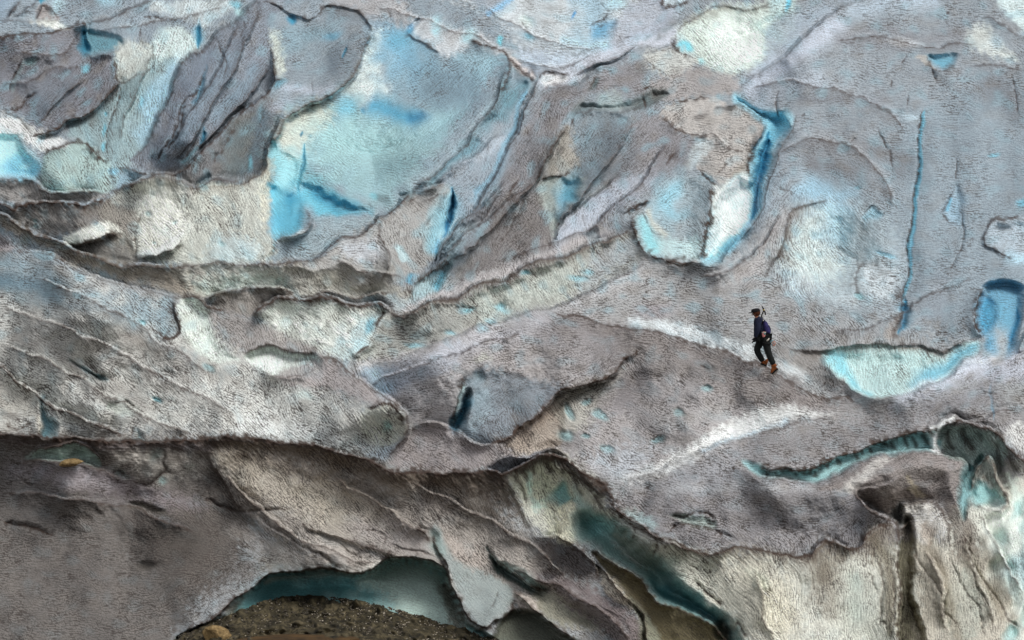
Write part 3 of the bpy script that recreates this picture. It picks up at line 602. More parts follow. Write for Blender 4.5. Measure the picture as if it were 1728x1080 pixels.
fill([(850,745),(900,712),(935,680),(960,662),(1000,660),(960,690),(940,760),(890,765)], (160,145,132), 8, .85, .3, tex=1.2)
fill([(955,665),(1010,640),(1060,620),(1040,660),(1000,700),(960,730),(940,700)], (176,172,162), 14, .7, tex=1.)
for u,v,a,b,g in ((964,692,7,11,-15),(1012,703,13,7,30),(1143,694,11,8,10),(1110,741,12,6,5),(1030,757,13,7,25),(950,735,15,12,30),(985,738,8,5,0),(1192,658,10,5,20),(995,680,8,5,0)):
    blob(u,v,a,b,g,(132,170,176),.8,.45,2)
    crack([(u-a,v-b*.2),(u-a*.5,v-b*.9),(u+a*.3,v-b)],1.2,.1,.5)
fill([(1030,640),(1080,640),(1060,690),(1010,690)], (126,120,124), 16, .65); fill([(1000,770),(1100,750),(1080,790),(1040,810),(1010,790)], (174,180,190), 16, .6, tex=1.2)
fill([(1050,812),(1130,772),(1200,735),(1260,700),(1340,690),(1412,694),(1330,710),(1260,730),(1190,760),(1110,800)], (196,196,197), 12, .85, tex=.6)
fill([(1120,800),(1180,745),(1270,694),(1350,692),(1330,708),(1240,735),(1160,780)], (202,202,202), 9, .75, tex=.6)
brush([(1180,765),(1260,730),(1330,712)], 4, (180,200,215), .6); crest([(1040,818),(1110,795),(1190,760),(1260,735),(1340,715),(1410,700)], .5, 40, .4, 30, 1.4, .3, dome=1.0, wr=70)
# ---- pool crescent on the right
fill([(1386,595),(1420,588),(1470,582),(1530,583),(1590,596),(1648,578),(1648,600),(1610,628),(1560,655),(1510,668),(1470,668),(1430,652),(1405,625)], (168,194,194), 5, .95, 1.3, tex=.6, f2=22)
fill([(1392,600),(1415,600),(1440,635),(1470,662),(1440,655),(1405,625)], (112,184,200), 5, .85, tex=.25); fill([(1560,620),(1600,600),(1648,580),(1648,600),(1610,628),(1560,650),(1530,655)], (92,166,190), 7, .85, tex=.3)
crest([(1330,588),(1370,590),(1400,592),(1440,583),(1490,580),(1540,580),(1590,590),(1640,580)], -.5, 40, -.8, 30, 2.2, .55, 8)
crest([(1388,600),(1405,625),(1430,652),(1470,669),(1510,670),(1560,655),(1612,628),(1648,603)], 1.4, 60, .3, 20, 1.6, .2, rim=0)
fill([(1500,690),(1560,662),(1620,625),(1680,600),(1728,590),(1728,640),(1640,640),(1570,670)], (170,172,186), 12, .75, tex=.7); brush([(1500,680),(1580,645),(1650,615),(1720,590)], 9, (192,198,212), .7, tex=.4)
crest([(1480,676),(1540,668),(1610,632),(1660,615),(1728,598),(1800,590)], .8, 50, .5, 20, 1., .1, dome=1.2, wr=70)
crack([(1648,640),(1665,662),(1695,665)],1.4,.3,.4)
crest([(1590,728),(1680,700),(1728,690),(1800,686)], .4,20,.5,20,1.4,.4); crack([(1675,640),(1674,715)],2.5,.3,.0,(120,150,170),3)
# ---- dome, upper right
crest([(1236,158),(1262,140),(1310,100),(1345,72),(1372,48),(1420,17),(1450,0),(1480,-20)], 3.2, 140, 2.2, 46, 1.0, .3, dome=1.8, wr=110)
brush([(1250,165),(1320,110),(1390,60),(1440,30)], 20, (180,186,202), .75, tex=.5); brush([(1260,180),(1330,150),(1400,120)], 16, (170,178,192), .6, tex=.6)  # lighter flank near the dome crest: gradient shading painted as colour
brush([(1420,20),(1500,5),(1600,-5)], 16, (165,180,196), .6); brush([(1400,75),(1480,50),(1560,66),(1660,60)], 12, (130,128,134), .6); brush([(1340,168),(1420,165),(1500,175)], 8, (120,120,128), .55)
brush([(1430,70),(1510,75),(1540,90)], 14, (126,124,130), .5); brush([(1350,250),(1400,240),(1480,250)], 16, (124,120,124), .5); brush([(1350,275),(1400,280),(1460,295)],14,(116,114,118),.5)
blob(1525,72,30,8,5,(186,186,190),.7); fill([(1630,65),(1660,42),(1700,80),(1720,100),(1680,95)], (192,196,192), 9, .75, .5, tex=.5); blob(1683,70,14,12,30,(160,185,200),.6)
fill([(1685,-20),(1760,-20),(1760,55),(1728,52),(1700,30)], (190,208,210), 7, .8, .6); crest([(1655,30),(1675,32),(1700,50),(1728,64),(1780,70)], .6,24,.5,20,1.8,.45)
fill([(1566,95),(1590,92),(1616,90),(1612,104),(1595,118),(1578,112)], (96,158,182), 4, .95, .9, tex=.3); crest([(1566,92),(1568,106),(1580,118),(1600,118),(1615,105)], .6,20,.1,8,1.8,.5); fill([(1548,100),(1565,96),(1568,106),(1578,116),(1560,110)],(180,172,164),3,.7); brush([(1595,120),(1592,135),(1605,150)],8,(116,124,132),.5)
crest([(1640,112),(1690,112),(1728,116),(1790,118)],.4,16,.3,16,1.6,.45)
for p in ([(1605,12),(1600,25),(1594,32)],[(1532,90),(1524,110),(1516,125)],[(1505,130),(1498,150)],[(1316,150),(1314,175),(1312,205)],[(1482,210),(1492,240),(1505,270),(1512,300)],[(1535,150),(1528,190)],[(1434,242),(1440,235),(1445,240)],[(1360,190),(1350,200)],[(1572,110),(1580,140)],[(1702,118),(1708,140),(1716,165),(1720,205)],[(1616,258),(1612,290),(1608,310)]):
    crack(p, 1.5, .5, .75)
crack([(1557,178),(1553,210),(1550,260),(1546,310),(1540,350),(1533,395),(1530,440),(1527,480),(1522,510)], 2.0, .8, .9, (95,165,190), 4, -4)
brush([(1551,262),(1547,320),(1541,400),(1535,450)], 2.6, (70,150,180), .7, .2)
crev([(1530,505),(1524,530),(1518,562)], 7, 1.4, (30,130,170), (95,170,200), 12)
crest([(1508,575),(1512,545),(1520,520),(1527,490)], -.1,14,-.6,18,4,.6,8); fill([(1490,560),(1510,530),(1520,525),(1515,560),(1500,575)], (156,144,136), 6, .7)
crack([(1613,308),(1603,330),(1594,350),(1592,362),(1602,376),(1618,380)], 1.6,.6,.7); fill([(1612,310),(1625,320),(1632,345),(1622,378),(1603,376),(1594,360),(1603,332)], (140,170,190), 6, .8, .5); brush([(1606,330),(1597,360)],4,(90,160,190),.8)
crack([(1628,355),(1622,385),(1622,410),(1610,440),(1602,465)], 1.6,.5,.6); blob(1538,200,14,6,0,(165,185,198),.7,.2)
blob(1675,259,12,5,-15,(110,165,185),.85,.5,2); crack([(1664,254),(1672,264)],1.2,.2,.6); blob(1726,342,10,8,0,(90,165,190),.8,.5)
crest([(1728,362),(1700,364),(1676,372),(1666,390),(1664,408),(1672,420),(1700,432),(1712,440)], -.4, 20, -.9, 26, 2, .6); fill([(1668,390),(1690,370),(1760,368),(1760,432),(1710,434),(1680,418)], (160,172,184), 8, .7, .8)
brush([(1690,430),(1728,438),(1780,440)],9,(160,196,215),.7)
fill([(1662,478),(1690,472),(1728,490),(1720,545),(1712,590),(1688,602),(1668,590),(1666,568),(1650,558),(1646,535),(1655,505)], (100,160,190), 5, .9, 1.6, tex=.4)
fill([(1650,530),(1662,500),(1685,520),(1672,555),(1655,560)], (62,148,185), 6, .85, .5); crev([(1716,520),(1714,545),(1700,590)], 4, .4, (50,140,180), None)
crest([(1660,486),(1652,510),(1645,535),(1648,552),(1664,562)], .9,24,.3,8,2.6,.85,taper=6); brush([(1670,562),(1690,560),(1690,600),(1665,610)], 10, (176,170,168), .75)
crest([(1714,600),(1728,570),(1745,540)], 1.,30,.4,10,1.2,.1,taper=10)
# white bowl
fill([(1372,340),(1400,330),(1450,340),(1500,390),(1515,450),(1490,500),(1430,515),(1370,500),(1320,470),(1300,440),(1320,405),(1328,370)], (160,174,182), 34, .75, 5., tex=.7, f2=60)
fill([(1345,380),(1370,350),(1400,350),(1390,410),(1420,450),(1380,480),(1340,460),(1320,430)], (190,200,198), 22, .7, tex=.7); fill([(1340,310),(1370,290),(1420,310),(1450,330),(1420,360),(1380,350),(1350,340)], (140,182,205), 14, .75, tex=.5)
fill([(1385,360),(1420,350),(1440,390),(1420,420),(1390,400)], (155,195,212), 14, .6)
crest([(1295,470),(1300,450),(1313,425),(1322,400),(1326,375),(1338,355),(1362,344),(1385,338),(1400,338)], -.2, 30, -1.1, 40, 2.6, .55, 9)
brush([(1335,350),(1300,400),(1270,450),(1200,480)], 14, (170,162,162), .6); crack([(1316,305),(1320,320),(1335,325),(1340,340)],1.8,.4,.6)
crest([(1450,500),(1442,475),(1448,455),(1465,448)], .2,14,-.7,24,2.6,.5); fill([(1455,455),(1480,445),(1510,460),(1505,500),(1480,495),(1458,475)], (182,188,194), 9, .7, .6, f2=14)
fill([(1455,368),(1472,348),(1488,362),(1478,372),(1460,376)], (130,172,190), 3, .85, .4); crack([(1454,370),(1462,358),(1472,348),(1482,352),(1488,362)],1.4,.3,.7); crack([(1454,370),(1462,378)],1.4,.3,.6)
blob(1448,316,6,4,0,(85,160,180),.7,.3); blob(1495,427,16,5,10,(130,180,200),.85,.4,2); blob(1452,497,11,6,10,(120,170,180),.85,.4,2); crack([(1440,497),(1446,492),(1460,494)],1.6,.3,.8)
crack([(1446,430),(1443,460)],1.4,.3,.5); crack([(1462,502),(1480,508),(1505,518)],1.4,.2,.4)
brush([(1335,470),(1345,492),(1360,505)], 7, (180,200,212), .6, .2)
# ---- foreground ridge
crest([(-60,728),(0,730),(60,733),(150,742),(250,745),(330,741),(360,735),(420,738),(480,745),(550,758),(605,773),(650,788),(700,796),(760,798),(800,797),(832,797),(848,800),(870,790),(890,778),(915,770),(930,772),(950,776),(975,785),(1000,805),(1020,822),(1033,838),(1036,852),(1055,875),(1085,890),(1110,905),(1150,925),(1195,925)], 4.2, 90, 1.2, 60, 3.4, .8, 18, fk=.65, taper2=60, J=2.5, rim=0)
crest([(815,797),(840,780),(862,768),(880,768),(905,768),(928,762),(945,763),(960,775)], 1.2, 12, 1.0, 30, 1.8, .4, J=4); fill([(820,797),(845,778),(862,768),(930,762),(918,770),(890,778),(870,792),(850,800)], (160,162,172), 3, .85)
fill([(340,740),(420,742),(480,750),(560,766),(620,785),(700,800),(830,802),(860,830),(880,870),(800,830),(700,815),(600,800),(470,768),(400,762),(350,765)], (92,80,72), 12, .75, tex=1.3)
fill([(-60,735),(200,746),(340,745),(350,760),(200,757),(100,750),(-60,745)], (128,118,122), 5, .7)
fill([(355,770),(390,760),(470,790),(560,830),(600,870),(560,890),(460,850),(420,830),(390,800)], (166,156,142), 18, .7, tex=1.3)
fill([(345,770),(365,775),(385,820),(430,880),(440,900),(400,880),(350,830)], (84,78,74), 12, .75, tex=1.2)
crest([(350,745),(358,775),(375,810),(400,845),(430,880)], -.5, 60, -.6, 60, 3, .3)
fill([(200,760),(270,765),(340,760),(350,790),(300,810),(215,810),(180,790)], (150,144,138), 12, .6)
fill([(45,776),(60,760),(85,751),(120,750),(150,757),(168,772),(173,786),(165,790),(140,784),(110,776)], (150,168,160), 3, .95, .12, tex=.3)
crest([(45,778),(55,765),(70,753),(110,748),(145,753),(168,770),(174,785)], .2,12,.2,12,2.,.7,taper=8, rim=0)
crest([(15,778),(45,778),(110,778),(160,790),(185,800),(205,815)], .9,30,.3,14,2.2,.5, dome=1.6, wr=100)
blob(262,770,14,10,-30,(118,135,132),.75,.4); blob(205,800,12,6,10,(135,150,148),.8,.4); blob(277,810,9,6,0,(120,145,145),.8,.4); blob(222,775,26,14,5,(186,176,168),.7,-.2); blob(295,775,22,14,15,(176,166,158),.6,-.2); blob(320,788,10,6,0,(165,165,156),.5)
crack([(272,762),(277,772),(274,785),(280,797),(262,800)],1.8,.4,.7); crack([(185,802),(195,797),(215,800)],2,.4,.7); crack([(215,808),(245,815),(262,808),(280,800),(300,802)],2.,.4,.7)
fill([(200,840),(300,850),(350,850),(420,930),(440,970),(330,1000),(260,950),(200,900)], (96,88,84), 32, .7, tex=1.3); fill([(80,790),(180,795),(340,850),(300,860),(150,830),(60,810)], (140,128,134), 16, .6)
brush([(90,800),(150,815),(190,825)], 10, (160,150,150), .7); blob(245,860,32,7,3,(98,90,76),.85,.8,2); blob(250,956,22,8,-8,(72,66,60),.7,.6)
crack([(0,872),(20,882),(50,888),(95,905)],3.4,.8,.8); crack([(20,795),(50,820),(75,825)],1.6,.3,.5)
fill([(60,930),(160,920),(200,1000),(120,1010),(60,980)], (105,98,96), 30, .5)
crack([(335,840),(380,855),(440,862),(500,858)],1.8,.5,.6); crack([(430,868),(480,900),(540,940),(580,962)],1.8,.5,.6)
fill([(415,860),(450,880),(500,905),(560,925),(640,945),(690,944),(650,960),(620,968),(590,966),(530,945),(470,905)], (186,176,170), 9, .8, -.2, tex=.7)
crest([(690,945),(620,925),(560,900),(500,880)], .2,20,.3,20,1.6,.5)
fill([(470,905),(520,940),(580,962),(500,960),(450,965),(440,940)], (130,122,112), 14, .6); fill([(600,880),(700,880),(740,940),(680,935),(600,900)], (158,148,146), 20, .6)
crack([(600,905),(620,895),(650,910),(640,930)],1.4,.3,.5); crack([(650,915),(700,930),(740,945)],1.4,.4,.6); crack([(560,905),(590,930),(620,930)],1.3,.3,.4)
# ---- cave
w_, m_ = fill([(296,1090),(330,1064),(372,1040),(400,1018),(425,995),(447,975),(490,964),(555,963),(600,968),(628,962),(645,948),(672,943),(705,945),(740,955),(754,962),(756,985),(772,1008),(784,1040),(800,1060),(860,1100),(860,1200),(296,1200)], (146,182,182), 3, .97, 2.0, tex=.25, f2=3)
fill([(430,985),(480,968),(560,968),(600,975),(640,1010),(560,1015),(420,1040)], (72,142,150), 12, .85, .5, tex=.3)
brush([(440,985),(500,970),(560,966),(600,970)], 6, (150,150,140), .7)
fill([(640,1000),(600,985),(640,955),(720,955),(755,975),(770,1010),(790,1060),(700,1050)], (164,180,172), 14, .8, -.4, tex=.3); fill([(740,990),(760,990),(785,1050),(770,1060),(750,1020)], (110,98,84), 8, .7)
fill([(296,1090),(330,1064),(372,1040),(400,1018),(415,1012),(390,1050),(360,1100)], (120,112,98), 5, .8, -1.5, tex=.6)
crest([(784,1045),(775,1010),(757,985),(754,962),(735,952),(700,944),(672,942),(648,946),(630,960),(602,967),(555,962),(490,963),(447,974),(425,993),(398,1016),(360,1042),(325,1066),(290,1092)], .6, 60, .3, 14, 2.6, .7, rim=0, J=3)
# ---- teal lobes and folded ice right of the cave
fill([(728,892),(745,895),(765,935),(800,955),(838,975),(860,990),(863,1012),(850,1040),(830,1045),(818,1058),(795,1042),(780,1010),(755,960),(740,925)], (138,146,146), 5, .92, -.2, tex=.3)
brush([(732,890),(735,920),(750,945)], 10, (130,160,155), .8, .5); fill([(750,900),(790,920),(820,945),(800,960),(765,935)], (168,155,148), 8, .7); crest([(730,900),(736,925),(752,950),(756,975),(775,1010),(795,1045),(815,1058),(835,1045),(860,1035),(863,1010)], -.6,20,-1.2,24,2.2,.7)
crack([(822,1030),(835,1012),(845,995)],1.3,.3,.6); crack([(780,960),(800,985)],1.2,.2,.3)
crest([(700,880),(715,900),(728,920)],.4,12,.5,12,2.4,.7)
fill([(818,925),(835,938),(860,950),(905,975),(925,995),(905,1000),(880,990),(850,970)], (132,150,146), 4, .9, .9, tex=.3)
crest([(925,1000),(895,985),(865,962),(835,940),(815,925)], .9, 20, .3, 12, 2.4, .6)
fill([(840,1058),(862,1030),(885,1030),(900,1035),(940,1060),(990,1100),(840,1100)], (104,106,92), 5, .9, 1., tex=.35); crest([(985,1092),(930,1050),(900,1030),(880,1010),(860,995)],.9,20,.3,10,2.2,.6)
fill([(862,1000),(885,1002),(915,1020),(905,1034),(880,1032)], (178,164,156), 4, .85, -.3, tex=.3)
fill([(900,985),(940,1000),(990,1020),(1040,1065),(990,1060),(930,1050),(905,1020)], (138,134,118), 8, .85, .3, tex=.4)
fill([(900,920),(960,910),(1000,950),(1010,985),(950,965),(915,940)], (98,88,86), 10, .8, tex=1.3); crest([(898,905),(925,905),(950,905),(975,920),(1000,950),(1010,985)], .5,30,.8,20,1.8,.4)
fill([(905,965),(980,985),(1060,1030),(1085,1070),(1060,1100),(1000,1050),(930,1000)], (122,108,110), 9, .85, -.4, tex=1.)
crest([(860,955),(930,985),(1000,1020),(1045,1060),(1070,1090)], .8, 30, .4, 20, 2, .55)
# ---- ice arch and tunnel
fill([(860,805),(900,785),(930,778),(975,795),(1010,825),(1030,860),(1050,880),(1000,880),(970,885),(965,915),(930,900),(910,850),(880,830)], (180,178,162), 7, .92, tex=.9)
for p in ([(865,800),(878,820),(895,850)],[(880,792),(893,815)],[(900,785),(905,805)],[(925,778),(930,800)],[(945,780),(950,800)],[(965,790),(975,815),(990,840)],[(985,800),(1005,830)],[(850,810),(870,850),(895,890)],[(840,810),(860,860)],[(1005,830),(1022,860)]): brush(p, 4, (80,72,64), .75, .3)
fill([(890,790),(900,810),(905,840),(920,850),(905,860),(895,830)], (160,190,184), 6, .7)
fill([(925,830),(945,812),(960,830),(970,850),(950,858),(930,852)], (120,168,172), 5, .9, .4, tex=.2); fill([(965,820),(985,835),(1000,865),(985,870),(970,850)], (140,175,175), 6, .7)
fill([(940,860),(970,850),(968,880),(962,912),(945,905),(938,880)], (196,190,168), 5, .85, -.3)
fill([(962,885),(980,860),(1020,862),(1060,895),(1110,930),(1150,975),(1190,1010),(1230,1040),(1250,1062),(1262,1100),(1230,1100),(1200,1062),(1150,1035),(1110,1010),(1060,965),(1010,930),(975,910)], (116,148,146), 6, .95, 1.6, tex=.3, f2=14)
fill([(985,885),(1010,870),(1040,890),(1030,905),(1000,905)], (120,178,180), 6, .7); fill([(1040,900),(1100,920),(1120,960),(1080,955),(1050,930)], (126,130,118), 10, .8, tex=.4)
fill([(1100,980),(1150,1000),(1200,1030),(1230,1060),(1190,1050),(1140,1030),(1100,1000)], (40,118,128), 7, .85, .6, tex=.25)
fill([(1000,932),(1020,940),(1065,968),(1110,1012),(1150,1028),(1190,1050),(1225,1072),(1245,1100),(1090,1100),(1085,1060),(1060,1010),(1030,975)], (104,92,62), 4, .95, .6, tex=.6)
crest([(998,930),(1020,938),(1060,965),(1105,1008),(1150,1030),(1200,1055),(1240,1090)], .8,20,.5,14,1.8,.5)
blob(1218,1068,15,16,0,(58,58,44),.95,.8,3)
crest([(940,900),(965,915),(990,940),(1015,960),(1040,990),(1062,1012),(1082,1035),(1090,1070),(1095,1100)], -.8, 20, -1.6, 16, 2.2, .5, taper=10, J=4)
fill([(1005,955),(1030,975),(1060,1005),(1075,1030),(1055,1020),(1020,995)], (180,168,152), 4, .85, -.2, tex=1.2); fill([(1065,1010),(1080,1025),(1110,1060),(1120,1100),(1090,1100),(1072,1040)], (140,140,122), 5, .8)
crest([(1100,965),(1050,915),(1020,890),(1000,880)],.1,14,.2,14,2.,.0)
crack([(1036,855),(1050,880),(1078,895),(1095,900),(1110,915),(1105,945)], 3,.8,.85); crack([(985,860),(1010,880),(1030,880)],1.8,.4,.6)
crack([(1160,975),(1190,995),(1215,1020),(1222,1035)], 2.4,.7,.85); crack([(1238,1042),(1252,1062),(1268,1080)],2.8,.7,.85); crack([(1060,890),(1068,898),(1064,912)],1.8,.3,.7)
# ---- right cliff
fill([(1035,848),(1120,830),(1300,828),(1440,828),(1490,870),(1498,882),(1478,912),(1450,920),(1400,915),(1370,932),(1330,935),(1260,925),(1200,922),(1120,905),(1060,880)], (140,135,138), 6, .9, tex=1.3)
fill([(1045,860),(1090,870),(1105,890),(1070,885)], (160,182,184), 8, .7); fill([(1130,870),(1160,868),(1205,885),(1200,895),(1160,885)], (150,165,160), 5, .8, .4); crack([(1125,875),(1140,870),(1155,872),(1175,865),(1210,885)],2.4,.5,.8)
crack([(1115,905),(1130,895),(1150,885),(1180,890),(1230,905),(1240,915)],2.4,.5,.8)
fill([(1340,850),(1420,840),(1430,880),(1400,900),(1350,885)], (122,122,128), 24, .5); fill([(1140,795),(1230,770),(1260,790),(1200,830),(1140,830)], (150,152,160), 20, .4)
crest([(1120,905),(1180,930),(1250,925),(1290,932),(1330,937),(1352,936),(1372,930),(1382,918),(1400,915),(1430,922),(1450,920),(1462,905),(1480,893),(1500,882)], 2.6, 150, .8, 40, 3., .75, 22)
crest([(1440,828),(1455,845),(1475,865),(1502,882),(1512,900),(1516,950),(1518,1000),(1520,1060),(1524,1100)], 1.2, 40, 1.6, 24, 2.2, .6, taper2=5)
fill([(1250,940),(1300,945),(1340,1000),(1340,1080),(1280,1080),(1200,1000)], (190,182,166), 30, .6, tex=.8)
fill([(1370,930),(1410,925),(1420,1000),(1415,1040),(1380,1030),(1368,980)], (118,106,92), 18, .55, tex=1.2); fill([(1455,905),(1500,885),(1515,960),(1510,1060),(1490,1060),(1485,980)], (130,120,102), 12, .6)
fill([(1262,960),(1285,965),(1298,985),(1290,995),(1270,980)], (168,182,168), 8, .7); fill([(1420,980),(1480,980),(1490,1060),(1430,1080)], (168,170,160), 18, .6)
fill([(1518,900),(1540,880),(1545,960),(1535,1000),(1560,1080),(1520,1100)], (112,104,80), 5, .85, 1.4)
for p in ([(1470,900),(1480,950),(1490,1000),(1486,1060)],[(1468,960),(1475,985),(1488,1010)],[(1500,960),(1508,1000),(1512,1070)],[(1530,940),(1540,970),(1528,1010),(1545,1050),(1555,1080)],[(1475,1060),(1490,1050),(1500,1070)],[(1465,960),(1468,975)],[(1540,900),(1560,960),(1590,1010),(1600,1060)],[(1600,930),(1620,980),(1650,1030),(1665,1080)],[(1640,950),(1655,1000),(1680,1050)],[(1600,990),(1596,1030),(1620,1060)],[(1630,900),(1640,940),(1670,990),(1700,1040),(1728,1060)]): crack(p, 1.6, .35, .6)
crest([(1510,892),(1520,890),(1536,882),(1540,895)], .5,14,.6,10,2.2,.6); fill([(1510,893),(1536,884),(1540,900),(1530,912),(1515,905)], (120,112,108), 3, .8)
fill([(1545,905),(1600,930),(1660,930),(1720,1000),(1728,1100),(1560,1100),(1550,1000)], (172,162,148), 14, .8, tex=.7); fill([(1590,1000),(1640,960),(1660,1040),(1620,1090)], (160,170,160), 16, .5)
brush([(1560,900),(1600,1000),(1620,1090)], 10, (140,122,102), .5); brush([(1620,890),(1650,960),(1700,1050)], 9, (140,126,106), .5)
# block and its top
fill([(1380,820),(1430,800),(1470,775),(1530,762),(1580,762),(1615,775),(1628,795),(1624,850),(1600,850),(1560,845),(1520,850),(1500,870),(1450,835)], (138,128,126), 5, .9, -.6, tex=1.1, f2=14)
crest([(1225,790),(1300,806),(1350,814),(1385,808),(1420,800),(1440,788),(1475,772),(1498,768),(1530,763),(1565,762),(1600,768),(1622,782),(1628,800),(1624,850)], 1.0, 60, .9, 16, 1.6, .3, dome=1.5, wr=45)
fill([(1420,822),(1450,800),(1475,778),(1500,775),(1470,805),(1435,830)], (190,184,180), 6, .8, tex=.7); fill([(1450,835),(1500,820),(1560,830),(1580,850),(1520,850),(1500,870)], (114,102,96), 10, .8); fill([(1530,805),(1545,815),(1560,838),(1545,835)], (176,162,138), 5, .7)
crest([(1440,830),(1470,822),(1500,812),(1530,800)],.5,30,.5,20,1.2,.3)
fill([(1500,870),(1520,850),(1525,870),(1510,890)], (90,90,86), 4, .8, .8)
fill([(1520,858),(1545,850),(1570,855),(1592,875),(1600,915),(1590,925),(1575,905),(1560,915),(1535,885)], (204,198,192), 5, .85, -.15, tex=.7)
crest([(1516,862),(1540,850),(1570,852),(1590,870),(1600,900),(1608,940)], .3, 20, .3, 14, 1.6, .5)
fill([(1560,882),(1580,890),(1575,915),(1560,905)], (160,140,124), 6, .6)
fill([(1590,855),(1625,850),(1640,880),(1650,930),(1620,940),(1605,900)], (120,108,100), 9, .75, tex=1.)
# long teal slot
fill([(1250,782),(1280,780),(1300,792),(1345,792),(1400,778),(1440,765),(1480,748),(1530,735),(1570,726),(1590,730),(1588,762),(1560,762),(1530,763),(1498,768),(1470,772),(1440,786),(1410,800),(1370,810),(1320,805),(1270,797)], (138,180,184), 3, .95, .35, tex=.3, f2=4)
crest([(1592,728),(1560,727),(1530,735),(1480,748),(1440,765),(1400,780),(1345,794),(1300,793),(1280,780)], .35, 50, .2, 10, 4., .8, rim=0)
for p in ([(1470,750),(1475,768)],[(1440,762),(1450,780)],[(1500,740),(1506,764)],[(1540,732),(1548,760)],[(1560,728),(1572,755)],[(1410,775),(1418,792)],[(1375,785),(1382,802)],[(1340,792),(1345,806)],[(1525,735),(1530,760)]): brush(p, 4.5, (64,68,64), .8)
brush([(1480,757),(1500,752)], 8, (150,185,190), .5)
fill([(1565,722),(1600,708),(1612,710),(1585,735),(1592,762),(1575,762),(1570,740)], (200,200,200), 3, .9, -.8, tex=.4); crest([(1560,724),(1585,711),(1610,707),(1640,718)], .7,20,.7,20,1.,.2)
fill([(1583,725),(1610,722),(1660,725),(1700,745),(1690,800),(1680,840),(1650,800),(1640,790),(1625,785),(1600,770),(1596,762),(1592,745)], (138,154,150), 5, .9, .3, tex=.6)
crest([(1583,722),(1615,714),(1650,718),(1690,735),(1705,750),(1722,775),(1745,800)], 1.2, 30, 1., 20, 2.8, .75, 10)
for p in ([(1600,725),(1612,760)],[(1625,722),(1640,765)],[(1650,725),(1655,750)],[(1680,740),(1690,790),(1700,830)],[(1700,760),(1715,800)]): brush(p, 5, (62,58,54), .75, .2)
fill([(1690,735),(1700,738),(1728,765),(1760,790),(1760,720),(1720,715)], (190,188,188), 5, .85, tex=.6); blob(1665,745,16,12,20,(150,166,160),.6)
fill([(1624,790),(1640,790),(1655,770),(1665,790),(1650,820),(1640,850),(1628,880),(1622,850)], (122,170,176), 4, .85, .9, tex=.25)
fill([(1640,800),(1660,775),(1672,770),(1690,800),(1700,850),(1690,870),(1665,860),(1645,830)], (150,142,132), 5, .85, -.4); crest([(1638,830),(1645,800),(1668,770),(1680,785),(1692,830),(1705,860)],.8,20,.8,14,2.2,.6)
fill([(1640,830),(1655,812),(1680,835),(1690,850),(1665,858),(1648,850)], (132,182,184), 4, .9, .6, tex=.2); crest([(1640,838),(1655,856),(1680,862),(1700,850)], .4,14,.2,10,1.6,.4)
fill([(1700,800),(1728,830),(1780,850),(1780,1100),(1720,1040),(1690,980),(1670,900),(1680,860),(1705,860)], (186,196,188), 9, .85, tex=.4)
for i in range(34):
    u = random.uniform(1665, 1745); v = random.uniform(850, 1080)
    if u > 1660 + max(0, (v - 900)) * .25: blob(u, v, random.uniform(7, 13), random.uniform(12, 24), random.uniform(10, 35), (150,182,184) if random.random() < .5 else (204,206,200), .6, random.uniform(.8,1.4), 1.4, .25)
fill([(1700,950),(1728,930),(1760,960),(1728,1010)], (140,180,190), 10, .6)

# folds down the right-hand face
for p, a in (([(1480,220),(1470,330),(1500,420),(1515,500)], -.5), ([(1580,200),(1575,330),(1565,450),(1555,540)], -.7), ([(1600,220),(1590,330),(1580,440)], .4), ([(1650,180),(1640,300),(1630,420),(1610,520)], -.7), ([(1700,200),(1690,300),(1680,360)], .5), ([(1545,190),(1535,330),(1520,480)], .6), ([(1400,200),(1350,260),(1300,330)], -.6), ([(1440,120),(1500,160),(1600,190)], -.6), ([(1380,300),(1440,310),(1500,360)], -.5), ([(1340,100),(1290,160)], .4)): roll(p, 22, a * 1.2)
for p, a in (([(300,110),(260,200),(235,260)], .5), ([(360,110),(320,200),(270,280)], -.5), ([(430,80),(390,150),(320,230)], -.6), ([(410,120),(350,200)], .5), ([(60,80),(100,130),(60,200)], -.6), ([(30,100),(20,170)], .5), ([(1000,220),(960,290),(880,400)], .6), ([(1060,220),(1010,290),(940,380)], -.6), ([(1110,230),(1080,280),(1000,340)], .4), ([(960,160),(900,260),(820,360)], -.5), ([(830,150),(780,250),(700,320)], -.7), ([(880,200),(820,300),(760,400)], .4), ([(1000,120),(1080,95),(1130,75)], -.5), ([(860,20),(940,60),(1040,60)], .5), ([(700,20),(800,60),(880,100)], -.4)): roll(p, 16, a * 1.2)
for p, a in (([(700,560),(860,545)], -.5), ([(650,600),(780,590)], .3), ([(900,570),(1000,590),(1060,640)], -.7), ([(1100,620),(1040,700),(1000,760)], .6), ([(1150,620),(1200,680),(1100,740)], -.6), ([(100,500),(300,600),(450,690)], -.6), ([(40,560),(200,640),(330,720)], .5), ([(420,500),(300,480)], .3), ([(1100,480),(1200,520),(1290,560)], -.6), ([(1000,520),(1100,520)], .4)): roll(p, 28, a * 1.)
for p, a in (([(420,780),(470,870),(580,950)], -1.), ([(360,780),(400,870),(440,930)], .9), ([(560,790),(640,870),(720,930)], .7), ([(640,820),(740,880),(830,960)], -.8), ([(760,820),(840,900),(920,960)], .6), ([(60,830),(200,850),(330,900)], -.8), ([(0,880),(100,920),(240,960)], .6), ([(100,1000),(250,990),(350,960)], -.8)): roll(p, 34, a * .6)

